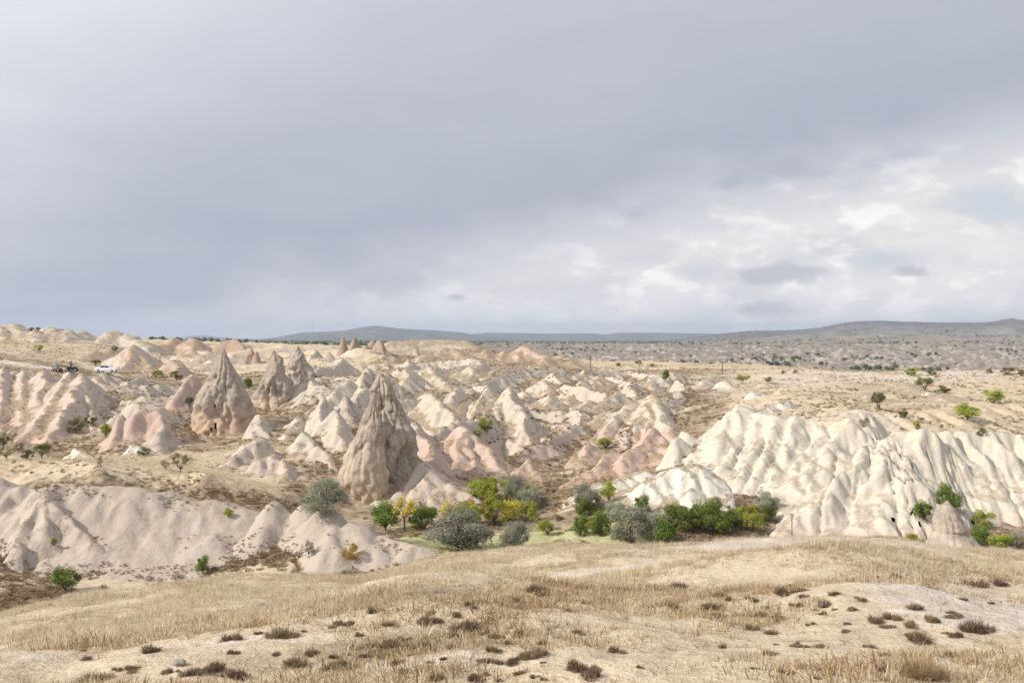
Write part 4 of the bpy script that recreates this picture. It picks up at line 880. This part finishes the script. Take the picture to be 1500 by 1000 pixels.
# ------------------------------------------------------------------ near tufts, grass and scrub
def tuft_mesh(n, hgt, wid, lw, seed, mat, upright=0.5, link=False):
    rs = np.random.RandomState(seed)
    a = rs.uniform(0, 2 * np.pi, n); r0 = np.sqrt(rs.uniform(0, 1, n)) * wid * 0.32
    b = np.stack([np.cos(a) * r0, np.sin(a) * r0, np.full(n, -0.02)], 1)
    a2 = a + rs.normal(size=n) * 0.7; sp = rs.uniform(0, 1, n) ** upright * wid * 0.5; h = hgt * rs.uniform(0.4, 1, n) * np.sqrt(np.maximum(1.05 - (sp / (wid * 0.5)) ** 2, 0.12))
    tip = b + np.stack([np.cos(a2) * sp * 0.75, np.sin(a2) * sp * 0.75, h], 1)
    mid = (b + tip) / 2 + np.stack([np.zeros(n), np.zeros(n), h * 0.16], 1) + rs.normal(size=(n, 3)) * hgt * 0.05
    s = np.stack([-np.sin(a2 + rs.normal(size=n)), np.cos(a2 + rs.normal(size=n)), np.zeros(n)], 1) * lw * 0.5
    V = np.stack([b - s, b + s, mid - s * 0.9, mid + s * 0.9, tip - s * 0.3, tip + s * 0.3], 1).reshape(-1, 3)
    i = np.arange(n)[:, None] * 6
    Fc = np.concatenate([i + np.array([0, 1, 3, 2]), i + np.array([2, 3, 5, 4])])
    o = mesh_obj('tuft', V, Fc, LM[mat], smooth=False, link=link); attr(o, 'tint', np.repeat(rs.uniform(0, 1, n), 6)); return o
def cushion(seed):
    rs = np.random.RandomState(seed); Vs, Fs, Ts, k = [], [], [], 0
    for q in range(4):
        t = tuft_mesh(rs.randint(120, 240), rs.uniform(0.10, 0.26), rs.uniform(0.22, 0.42), 0.011, seed * 7 + q, 'tuft', 0.6).data
        v = np.empty(len(t.vertices) * 3, np.float32); t.vertices.foreach_get('co', v); v = v.reshape(-1, 3) + np.array((rs.uniform(-0.22, 0.22), rs.uniform(-0.16, 0.16), 0))
        f = np.empty(len(t.loops), np.int32); t.loops.foreach_get('vertex_index', f); ti = np.empty(len(v), np.float32); t.attributes['tint'].data.foreach_get('value', ti)
        Vs.append(v); Fs.append(f.reshape(-1, 4) + k); Ts.append(np.clip(ti * rs.uniform(0.5, 1.2), 0, 1)); k += len(v)
    o = mesh_obj('tuft', np.concatenate(Vs), np.concatenate(Fs), LM['tuft'], smooth=False, link=False); attr(o, 'tint', np.concatenate(Ts)); return o.data
cush = [cushion(50 + i) for i in range(7)]
TUFTS = [(417,932,40),(377,931,18),(343,937,32),(220,956,34),(120,967,22),(172,983,14),(193,986,22),(140,997,46),(280,990,40),(312,982,40),(350,995,40),(428,984,44),(490,981,34),(501,979,42),(561,965,26),(573,950,30),(618,911,30),(688,923,44),(573,918,24),(490,918,26),(612,950,36),(719,953,26),(702,998,34),(840,985,40),(868,993,36),(650,996,34),(787,870,36),(750,882,28),(851,862,18),(910,866,30),(965,868,24),(990,864,26),(993,890,24),(852,884,20),(833,895,14),(782,964,40),(584,974,26),(719,830,12),
 (994,863,30),(1067,879,16),(1098,877,18),(1157,871,34),(1181,865,20),(1209,887,24),(1112,904,30),(1143,908,28),(1098,922,24),(1122,958,34),(1202,949,20),(1171,948,26),(1278,949,20),(1278,913,34),(1313,907,34),(1344,940,40),(1330,890,30),(1365,909,24),(1396,903,30),(1434,924,40),(1410,879,16),(1431,858,40),(1465,859,30),(1288,985,24),(1150,985,22),(1392,961,26),(1042,892,30),(1223,873,22),(1209,982,26),(640,915,26),(660,935,30),(740,972,28),(590,985,24),(455,960,20),(1250,895,22),(1330,915,26),(1300,960,18),(1060,950,16)]
_r = random.Random(21)
for cx_, cy_, sx_, sy_, k_ in ((620, 945, 110, 35, 34), (1200, 905, 120, 38, 34), (330, 980, 120, 14, 10), (800, 985, 90, 12, 10)):
    for _ in range(k_): TUFTS.append((cx_ + _r.gauss(0, sx_), min(997, cy_ + _r.gauss(0, sy_)), _r.uniform(9, 24)))
TUFTS = [t for t in TUFTS if 5 < t[0] < 1495 and t[1] > 830]
for i, (px, py, wp) in enumerate(TUFTS):
    x, y, z = spot(px, py, 5, 45)
    o = bpy.data.objects.new('dry_tuft', cush[i % 7]); COL.objects.link(o)
    k = wp * 1.2 / F * y / 0.6
    o.location = (x, y, z); o.scale = (k, k, k * random.Random(i).uniform(0.75, 1.1)); o.rotation_euler = (0, 0, i * 1.9)
    tag(o, 'broad dark brown dry cushion tuft on the near slope' if wp > 28 else 'small brown dry tuft on the near slope', 'tuft', 'broad dry tufts' if wp > 28 else 'small dry tufts')
x, y, z = spot(1350, 990, 5, 45)
o = tuft_mesh(1500, 0.42, 1.0, 0.009, 77, 'goldtuft', 0.5, link=True); o.name = 'golden_bush'; o.location = (x, y, z); k = 72 / F * y; o.scale = (k, k, k)
tag(o, 'fine golden dry bush beside the bare earth on the near slope', 'bush')

def scatter(name, pts, scl, idx, protos, seed=1, tilt=0.15):
    """many small plants nobody could count: instances of a few clumps on a cloud of points"""
    lib = bpy.data.collections.new(name + '_clumps')
    for p in protos: lib.objects.link(p)
    me = bpy.data.meshes.new(name); me.vertices.add(len(pts)); me.vertices.foreach_set('co', np.asarray(pts, np.float32).ravel())
    o = bpy.data.objects.new(name, me); COL.objects.link(o)
    rs = np.random.RandomState(seed)
    attr(o, 'scl', scl)
    a = me.attributes.new('idx', 'INT', 'POINT'); a.data.foreach_set('value', np.asarray(idx, np.int32))
    rot = np.stack([rs.normal(size=len(pts)) * tilt, rs.normal(size=len(pts)) * tilt, rs.uniform(0, 6.28, len(pts))], 1)
    a = me.attributes.new('rot', 'FLOAT_VECTOR', 'POINT'); a.data.foreach_set('vector', rot.astype(np.float32).ravel())
    ng = bpy.data.node_groups.new(name, 'GeometryNodeTree')
    ng.interface.new_socket('Geometry', in_out='INPUT', socket_type='NodeSocketGeometry'); ng.interface.new_socket('Geometry', in_out='OUTPUT', socket_type='NodeSocketGeometry')
    N = ng.nodes.new; gi = N('NodeGroupInput'); go = N('NodeGroupOutput'); ip = N('GeometryNodeInstanceOnPoints'); ci = N('GeometryNodeCollectionInfo')
    ci.inputs[0].default_value = lib; ci.inputs['Separate Children'].default_value = True; ci.inputs['Reset Children'].default_value = True
    ip.inputs['Pick Instance'].default_value = True
    def na(nm, dt):
        q = N('GeometryNodeInputNamedAttribute'); q.data_type = dt; q.inputs[0].default_value = nm; return q.outputs['Attribute']
    L = ng.links.new
    L(gi.outputs[0], ip.inputs['Points']); L(ci.outputs[0], ip.inputs['Instance']); L(na('idx', 'INT'), ip.inputs['Instance Index'])
    L(na('rot', 'FLOAT_VECTOR'), ip.inputs['Rotation']); L(na('scl', 'FLOAT'), ip.inputs['Scale']); L(ip.outputs[0], go.inputs[0])
    md = o.modifiers.new('scatter', 'NODES'); md.node_group = ng
    return o
rs = np.random.RandomState(5)
# dry grass of the near slope
n = 300000
Yg = 4.5 + (46 - 4.5) * np.sqrt(rs.uniform(0.0, 1, n)); Xg = rs.uniform(-0.8, 0.8, n) * Yg
dn = fbm2(Xg * 0.35 + 3, Yg * 0.35, 4)
so = np.zeros(n)
for (sx, sy, sY, rx, ry, a) in ((1170,818,32,5.5,2.4,0.95),(1120,850,24,5.0,1.1,0.8),(1280,835,29,4,1.0,0.75),(1460,940,12,1.6,3.0,0.95),(1500,900,15,1.5,2.5,0.7),(860,868,21,4.5,0.5,0.75),(330,905,16,5,0.6,0.5),(200,950,10,3,0.7,0.6),(600,985,8.6,2.6,0.4,0.5)):
    c = P(sx, sy, sY); so = np.maximum(so, a * np.exp(-((Xg - c[0]) / rx) ** 2 - ((Yg - sY) / ry) ** 2))
ok = rs.uniform(0, 1, n) < np.clip(0.75 + dn * 1.4 - so * 1.6, 0.04, 1)
Xg, Yg, dn = Xg[ok], Yg[ok], dn[ok]
gp = [tuft_mesh(16, 0.12, 0.24, 0.006, 90, 'straw', 0.7), tuft_mesh(16, 0.22, 0.20, 0.005, 91, 'straw', 1.0), tuft_mesh(22, 0.07, 0.28, 0.007, 92, 'straw', 0.6), tuft_mesh(18, 0.09, 0.26, 0.008, 93, 'goldtuft', 0.6)]
ix = rs.choice(4, len(Xg), p=[0.40, 0.13, 0.35, 0.12])
tp = np.array([spot(a, b, 5, 45)[:2] for a, b, c in TUFTS])
near = np.min(np.hypot(Xg[:, None] - tp[None, :, 0], (Yg[:, None] - tp[None, :, 1]) * 0.7), axis=1)
ix = np.where((rs.uniform(0, 1, len(Xg)) < 0.75 * np.exp(-(near / 0.9) ** 2) + 0.25 * (fbm2(Xg * 0.5, Yg * 0.5 + 30, 3) > 0.25)), 3, ix)
gs = rs.uniform(0.6, 1.3, len(Xg)) * (0.85 + 0.5 * np.clip(dn, -0.4, 0.6))
# the same grass, longer, on the golden terraces and fields beyond
for x0, x1, y0, y1, k_, sc_ in ((-60, 430, 92, 121, 16000, 1.7), (-60, 200, 224, 300, 9000, 3.0), (850, 1190, 262, 360, 7000, 3.2), (1060, 1560, 108, 250, 14000, 2.2), (600, 1130, 91, 108, 9000, 1.8), (90, 430, 64, 78, 3000, 0.8)):
    yy = rs.uniform(y0, y1, k_); xx = (rs.uniform(x0, x1, k_) - 750) / F * yy
    zz_ = surface(xx, yy); m_ = (zz_ < base(xx, yy) + 0.2) & (fbm2(xx * 0.1 + 7, yy * 0.1, 3) > -0.25)
    Xg = np.append(Xg, xx[m_]); Yg = np.append(Yg, yy[m_]); gs = np.append(gs, rs.uniform(0.6, 1.3, m_.sum()) * sc_); ix = np.append(ix, rs.choice(4, m_.sum(), p=[0.45, 0.2, 0.2, 0.15]))
o = scatter('dry_grass', np.stack([Xg, Yg, base(Xg, Yg)], 1), gs, ix, gp)
tag(o, 'short pale dry grass covering the near slope and golden terraces', 'grass', kind='stuff')
# dry scrub in the valley and on the plateaus
n = 150000
Ys = 60 * (300 / 60.0) ** rs.uniform(0, 1, n); Xs = rs.uniform(-0.55, 0.55, n) * Ys
zs = surface(Xs, Ys); zb = base(Xs, Ys)
gx = (surface(Xs + 0.4, Ys) - zs) / 0.4; gy = (surface(Xs, Ys + 0.4) - zs) / 0.4
sl_ = np.hypot(gx, gy); vn = fbm2(Xs * 0.12 + 40, Ys * 0.12, 4); pxs = 750 + F * Xs / Ys
gm = np.maximum(box_mask(pxs, Ys, -900, 420, 94, 121), box_mask(pxs, Ys, 585, 960, 80, 90.5, 15, 1)); gm = np.maximum(gm, box_mask(pxs, Ys, 90, 430, 64, 78.5, 10, 0.6))
pr = np.where(zs > zb + 0.25, np.clip(vn * 0.5, 0.0, 0.25) * (sl_ < 0.5), np.clip(0.30 + vn * 1.5, 0.02, 1) * (sl_ < 1.1)) * (1 - 0.9 * gm) * np.where((pxs > 1040) & (Ys > 108), 0.45, 1)
pr = np.maximum(pr, 0.9 * (zs < zb + 0.9) * np.maximum(box_mask(pxs, Ys, -200, 470, 86.5, 92, 25, 1.0), box_mask(pxs, Ys, -200, 600, 77, 81.5, 25, 0.8)))
pr = np.maximum(pr, 0.75 * (zs > 5.0) * (zs < 7.6) * (vn > -0.35) * box_mask(pxs, Ys, 60, 480, 84.6, 92, 25, 0.7))
rk_ = box_mask(pxs, Ys, 425, 1010, 116, 238, 30, 8); pr = np.where(zs < zb + 0.25, np.maximum(pr, rk_ * (sl_ < 0.55) * 0.8), pr)
ok = rs.uniform(0, 1, n) < pr
sp = [tuft_mesh(46, 0.42, 0.8, 0.05, 110 + i, 'tuft', 0.6) for i in range(3)] + [tuft_mesh(46, 0.42, 0.8, 0.045, 120, 'goldtuft', 0.6)]
onrock = (zs > zb + 0.25)[ok]
o = scatter('dry_scrub', np.stack([Xs, Ys, zs - 0.03], 1)[ok], np.where(onrock, rs.uniform(0.2, 0.5, ok.sum()), rs.uniform(0.3, 0.85, ok.sum())), rs.choice(4, ok.sum(), p=[0.18, 0.17, 0.15, 0.5]), sp, 2)
tag(o, 'brown dry scrub spread over the gullies and slopes', 'scrub', kind='stuff')
# the far-off trees on the plain and hills
n = 60000
Yt = 430 * (5200 / 430.0) ** rs.uniform(0, 1, n); Xt = rs.uniform(-0.6, 0.6, n) * Yt
pt = 750 + F * Xt / Yt
cl = fbm2(Xt / 160, Yt / 200, 3) * 0.9 + fbm2(Xt / 35, Yt / 30, 2) * 0.6
ok = rs.uniform(0, 1, n) < np.clip(cl * 2.0 - 0.42, 0.006, 1) * np.where(pt < 640, 0.8, 1.0) * np.where((pt < 220) & (Yt < 700), 0.1, 1)
Xt, Yt = Xt[ok], Yt[ok]
def blob(seed):
    r = np.random.RandomState(seed); d = r.normal(size=(130, 3)); d /= np.linalg.norm(d, axis=1)[:, None]
    pos = d * np.array((1.7, 1.7, 1.3)) * r.uniform(0.6, 1.1, 130)[:, None] + np.array((0, 0, 1.5))
    V, Fc, T = leaves(pos, d, 1.0, 0.7, r); q = mesh_obj('far_tree', V, Fc, LM['fartree'], link=False, smooth=False); attr(q, 'tint', T); return q
o = scatter('distant_trees', np.stack([Xt, Yt, base(Xt, Yt)], 1), rs.uniform(0.2, 0.95, len(Xt)) ** 1.4 * np.where(Yt > 1500, 1.5, 1.0), rs.randint(0, 3, len(Xt)), [blob(i) for i in range(3)], 3, 0.05)
tag(o, 'dark trees dotted over the far plain and hills', 'trees', kind='stuff')

# ------------------------------------------------------------------ small made things
def plain(name, c, rough=0.6, metal=0.0):
    m, w = new_mat(name); b = finish(w, c, rough, spec=0.4); b.inputs['Metallic'].default_value = metal
    n = w.noise(w.n('ShaderNodeNewGeometry').outputs['Position'], 6, 3, 0.6); w.put(b.inputs['Base Color'], w.mix(n, tuple(x * 0.75 for x in c), c)); return m
M['steel'] = plain('galvanised_steel', (0.45, 0.46, 0.47), 0.5, 0.3); M['wood'] = plain('weathered_pole', (0.13, 0.10, 0.08)); M['carwhite'] = plain('white_paint', (0.75, 0.76, 0.78), 0.3)
M['glass'] = plain('dark_glass', (0.03, 0.04, 0.06), 0.1); M['tyre'] = plain('tyre', (0.02, 0.02, 0.02), 0.9); M['maroon'] = plain('maroon_plastic', (0.22, 0.025, 0.05), 0.4); M['navy'] = plain('dark_plastic', (0.03, 0.03, 0.05), 0.5)
M['teal'] = plain('teal_cloth', (0.10, 0.32, 0.30), 0.9); M['violet'] = plain('dark_violet_cloth', (0.06, 0.03, 0.08), 0.9); M['skin'] = plain('skin', (0.45, 0.28, 0.2), 0.7); M['bluegrey'] = plain('blue_grey_plastic', (0.42, 0.48, 0.60), 0.5); M['stone'] = plain('grey_stone', (0.31, 0.285, 0.26), 0.95)
def lathe(prof, n=14):
    V = [(r * math.cos(2 * math.pi * i / n), r * math.sin(2 * math.pi * i / n), z) for r, z in prof for i in range(n)]
    return np.array(V), np.array([(k * n + i, k * n + (i + 1) % n, (k + 1) * n + (i + 1) % n, (k + 1) * n + i) for k in range(len(prof) - 1) for i in range(n)])
def empty(name, loc, rz=0.0):
    e = bpy.data.objects.new(name, None); COL.objects.link(e); e.location = loc; e.rotation_euler = (0, 0, rz); return e
def extr(name, outline, w0, w1, mat, parent, top_in=0.0, bevel=0.05):
    """side outline (x,z) drawn across the width, edges bevelled"""
    n = len(outline); zs_ = [p[1] for p in outline]; zt = max(zs_)
    V = []
    for y, sgn in ((w0, 1), (w1, -1)):
        for (x, z) in outline: V.append((x, y + sgn * top_in * max(0, (z - min(zs_)) / (zt - min(zs_) + 1e-6)), z))
    me = bpy.data.meshes.new(name); me.from_pydata(V, [], [tuple(range(n)), tuple(range(2 * n - 1, n - 1, -1))] + [(i, i + n, (i + 1) % n + n, (i + 1) % n) for i in range(n)])
    me.materials.append(mat); o = bpy.data.objects.new(name, me); COL.objects.link(o); o.parent = parent
    if bevel: b = o.modifiers.new('bevel', 'BEVEL'); b.width = bevel; b.segments = 2
    return o
def wheel(name, parent, x, y, z, r, wd):
    v, f = lathe([(0.02, -wd / 2), (r * 0.55, -wd / 2), (r * 0.9, -wd / 2), (r, -wd * 0.3), (r, wd * 0.3), (r * 0.9, wd / 2), (r * 0.55, wd / 2), (0.02, wd / 2)], 18)
    v = v[:, [0, 2, 1]]; o = mesh_obj(name, v, f, M['tyre'], parent); o.location = (x, y, z)
    hv, hf = lathe([(0.01, -wd / 2 - 0.012), (r * 0.5, -wd / 2 - 0.012), (r * 0.5, wd / 2 + 0.012), (0.01, wd / 2 + 0.012)], 12)
    h = mesh_obj('rim', hv[:, [0, 2, 1]], hf, M['steel'], o); return o
# white car on the dirt road
x, y, z = spot(157, 546, 150, 300)
e = empty('parked_car', (x, y, z), -0.12); tag(e, 'white saloon car on the dirt road below the golden field', 'car')
extr('body', [(-2.1,0.3),(2.1,0.3),(2.15,0.62),(2.0,0.86),(1.1,0.95),(-1.45,0.98),(-2.1,0.9),(-2.15,0.6)], -0.85, 0.85, M['carwhite'], e, 0.06, 0.08)
extr('cabin', [(-1.5,0.96),(1.15,0.94),(0.5,1.4),(-0.85,1.43)], -0.74, 0.74, M['carwhite'], e, 0.14, 0.05)
for sy in (-1, 1):
    extr('side_window', [(-1.15,1.0),(-0.2,1.0),(-0.2,1.34),(-0.75,1.34)], sy * 0.70, sy * 0.755, M['glass'], e, 0, 0); extr('side_window', [(-0.1,1.0),(0.85,1.0),(0.42,1.34),(-0.1,1.34)], sy * 0.70, sy * 0.755, M['glass'], e, 0, 0)
    for wx in (-1.3, 1.35): wheel('wheel', e, wx, sy * 0.76, 0.31, 0.31, 0.2)
    v, f = lathe([(0.0, 0), (0.08, 0), (0.08, 0.05), (0.0, 0.05)]); h = mesh_obj('headlight', v[:, [2, 0, 1]], f, M['steel'], e); h.location = (2.12, sy * 0.6, 0.68)
# quad bikes and their riders
def rider(loc, rz, cloth, label):
    J = [(0,0,0.62),(0.05,0,0.86),(0.1,0,1.1),(0.12,0,1.22),(0.14,0,1.38), (0.12,0.2,1.1),(0.3,0.27,0.9),(0.5,0.25,0.86), (0.12,-0.2,1.1),(0.3,-0.27,0.9),(0.5,-0.25,0.86), (0.1,0.13,0.6),(0.42,0.24,0.55),(0.36,0.27,0.16), (0.1,-0.13,0.6),(0.42,-0.24,0.55),(0.36,-0.27,0.16),(0.5,0.28,0.1),(0.5,-0.28,0.1)]
    E = [(0,1),(1,2),(2,3),(3,4),(2,5),(5,6),(6,7),(2,8),(8,9),(9,10),(0,11),(11,12),(12,13),(0,14),(14,15),(15,16),(13,17),(16,18)]
    Rr = [0.15,0.15,0.15,0.06,0.11,0.07,0.05,0.04,0.07,0.05,0.04,0.1,0.08,0.055,0.1,0.08,0.055,0.045,0.045]
    me = bpy.data.meshes.new('person'); me.from_pydata(J, E, []); o = bpy.data.objects.new('person', me); COL.objects.link(o); o.location = loc; o.rotation_euler = (0, 0, rz)
    md = o.modifiers.new('skin', 'SKIN'); 
    for i, r in enumerate(Rr): me.skin_vertices[0].data[i].radius = (r, r)
    me.skin_vertices[0].data[0].use_root = True
    o.modifiers.new('sub', 'SUBSURF').render_levels = 1; me.materials.append(cloth)
    v, f = lathe([(0.0,0.13),(0.07,0.11),(0.11,0.04),(0.115,-0.02),(0.09,-0.06)]); h = mesh_obj('helmet', v, f, M['navy'], o); h.location = (0.14, 0, 1.42)
    tag(o, label, 'person'); return o
for (px, py, rz, body, cloth, lab, rl) in ((84, 545, 2.9, 'maroon', 'teal', 'maroon quad bike on the dirt track, ridden by the person in teal', 'person in a teal top sitting on the maroon quad bike'), (105, 545, 0.3, 'navy', 'violet', 'dark quad bike on the dirt track, ridden by the person in dark violet', 'person in dark violet clothes sitting on the dark quad bike')):
    x, y, z = spot(px, py, 150, 300)
    e = empty('quad_bike', (x, y, z), rz); tag(e, lab, 'quad bike')
    extr('chassis', [(-0.75,0.32),(0.75,0.32),(0.8,0.5),(-0.8,0.5)], -0.16, 0.16, M['navy'], e, 0, 0.03)
    extr('bodywork', [(-0.9,0.62),(-0.5,0.52),(0.3,0.5),(0.95,0.58),(0.9,0.72),(0.55,0.84),(0.3,0.8),(0.1,0.66),(-0.5,0.7),(-0.95,0.74)], -0.42, 0.42, M[body], e, 0.12, 0.04)
    extr('seat', [(-0.6,0.7),(0.12,0.68),(0.1,0.78),(-0.55,0.84)], -0.16, 0.16, M['navy'], e, 0.03, 0.03)
    v, f = tubes([((0.45,0,0.7),0.02,(0.36,0,1.0),0.02), ((0.36,0,1.0),0.016,(0.28,0.36,1.02),0.016), ((0.36,0,1.0),0.016,(0.28,-0.36,1.02),0.016)]); mesh_obj('handlebar', v, f, M['steel'], e)
    for wx in (-0.62, 0.66):
        for sy in (-1, 1): wheel('wheel', e, wx, sy * 0.46, 0.28, 0.28, 0.22)
    rider((x - 0.2 * math.cos(rz), y - 0.2 * math.sin(rz), z + 0.2), rz, M[cloth], rl)
# lamp posts
for px, py, top, lab in ((487, 754, 734, 'slim white lamp post in front of the gully oleaster'), (703, 767, 744, 'slim white lamp post before the yellow-green grove')):
    x, y, z = spot(px, py, 60, 140); h = (py - top) / F * y
    e = empty('lamp_post', (x, y, z)); tag(e, lab, 'lamp post')
    v, f = lathe([(0.07,-0.2),(0.07,0.3),(0.05,0.35),(0.035,h)]); mesh_obj('post', v, f, M['steel'], e)
    v, f = lathe([(0.0,h+0.17),(0.1,h+0.14),(0.15,h+0.04),(0.1,h-0.02),(0.03,h-0.03)]); mesh_obj('lamp_head', v, f, M['carwhite'], e)
# wooden line poles
for px, py, top, y0, y1, lab in ((1160, 797, 752, 60, 110, 'thin dark pole standing against the foot of the white cliff'), (865, 541, 521, 260, 420, 'wooden line pole behind the low pink mounds'), (1058, 548, 530, 240, 420, 'wooden line pole on the golden plain')):
    x, y, z = spot(px, py, y0, y1); h = (py - top) / F * y
    e = empty('line_pole', (x, y, z)); tag(e, lab, 'pole')
    r = 0.05 if y < 120 else 0.12
    v, f = lathe([(r,-0.3),(r*0.7,h)]); mesh_obj('post', v, f, M['wood'], e)
    v, f = tubes([((-0.5,0,h-0.25),0.05,(0.5,0,h-0.25),0.05)]) if y > 120 else tubes([((-0.08,0,h-0.1),0.03,(0.08,0,h-0.1),0.03)]); mesh_obj('crossarm', v, f, M['wood'], e)
# radio masts on the far mesa
for px in (449.5, 458.5):
    Ym = 5150.0; X = (px - 750) / F * Ym; z = float(base(np.array([X]), np.array([Ym]))[0]); h = CAMZ - (468 - HOR) / F * Ym - z
    e = empty('radio_mast', (X, Ym, z)); tag(e, 'thin lattice radio mast on the blue mesa', 'mast', 'radio masts on the mesa')
    segs = []
    c3 = [(1.6 * math.cos(t), 1.6 * math.sin(t)) for t in (0.3, 2.4, 4.5)]
    for cx_, cy_ in c3: segs.append(((cx_, cy_, -3), 0.35, (cx_ * 0.5, cy_ * 0.5, h), 0.25))
    for k in range(10):
        t0, t1 = k / 10, (k + 1) / 10
        for i in range(3):
            a, b = c3[i], c3[(i + 1) % 3]; s0, s1 = 1 - 0.5 * t0, 1 - 0.5 * t1
            segs.append(((a[0] * s0, a[1] * s0, h * t0), 0.2, (b[0] * s1, b[1] * s1, h * t1), 0.2))
    v, f = tubes(segs, 4); mesh_obj('lattice', v, f, M['steel'], e)
    v, f = lathe([(0.3, h), (0.2, h + 6)]); mesh_obj('antenna', v, f, M['steel'], e)
# drum on the field, stones
x, y, z = spot(832, 800, 58, 120); e = empty('barrel', (x, y, z)); tag(e, 'pale blue-grey drum among the low vines on the field', 'barrel')
v, f = lathe([(0.0,0.0),(0.28,0.0),(0.3,0.05),(0.3,0.28),(0.315,0.3),(0.3,0.32),(0.3,0.58),(0.315,0.6),(0.3,0.62),(0.3,0.85),(0.28,0.9),(0.0,0.9)], 20); mesh_obj('drum', v, f, M['bluegrey'], e)
v, f = lathe([(0.27,0.905),(0.27,0.93),(0.0,0.94)], 20); mesh_obj('lid', v, f, M['steel'], e); e.scale = (0.65, 0.65, 0.65)
def stone(px, py, wp, y0, y1, lab, seed):
    x, y, z = spot(px, py, y0, y1); r = wp / F * y / 2
    th = np.linspace(0, np.pi, 14)[:, None]; ph = np.linspace(0, 2 * np.pi, 22, endpoint=False)[None]
    X = np.sin(th) * np.cos(ph); Yv = np.sin(th) * np.sin(ph); Zv = np.cos(th) + 0 * ph
    d = 1 + 0.35 * fbm3(X * 1.2 + seed, Yv * 1.2, Zv * 1.2, 3)
    V = np.stack([X * d * r, Yv * d * r * 0.8, Zv * d * r * 0.6 + r * 0.2], -1).reshape(-1, 3)
    i = np.arange(13)[:, None] * 22; j = np.arange(22)[None]
    Fc = np.stack([i + j, i + 22 + j, i + 22 + (j + 1) % 22, i + (j + 1) % 22], -1).reshape(-1, 4)
    o = mesh_obj('boulder', V, Fc, M['stone']); o.location = (x, y, z); tag(o, lab, 'stone')
stone(381, 890, 18, 5, 45, 'dark stone sticking out of the near grass', 3); stone(263, 976, 20, 5, 45, 'flat grey stone in the near grass', 8)
stone(606, 785, 9, 60, 120, 'grey boulder on the pale field below the yellow-crowned tree', 13); stone(612, 785, 4, 60, 120, 'small dark stone beside the grey boulder on the field', 19)

# ------------------------------------------------------------------ air
hv = [(x, y, z) for z in (-110, 150) for y in (-300, 13300) for x in (-29000, 29000)]
hz = mesh_obj('haze', hv, [(0,2,3,1),(4,5,7,6),(0,1,5,4),(2,6,7,3),(0,4,6,2),(1,3,7,5)], smooth=False)
m = bpy.data.materials.new('air'); m.use_nodes = True; w = NT(m.node_tree)
pv = w.n('ShaderNodeVolumePrincipled'); pv.inputs['Color'].default_value = (0.71, 0.82, 1.0, 1); pv.inputs['Density'].default_value = 0.00011; pv.inputs['Anisotropy'].default_value = 0.2
o = w.n('ShaderNodeOutputMaterial'); w.t.links.new(pv.outputs[0], o.inputs['Volume'])
hz.data.materials.append(m); tag(hz, 'pale bluish haze lying over the distance', 'haze', kind='stuff')
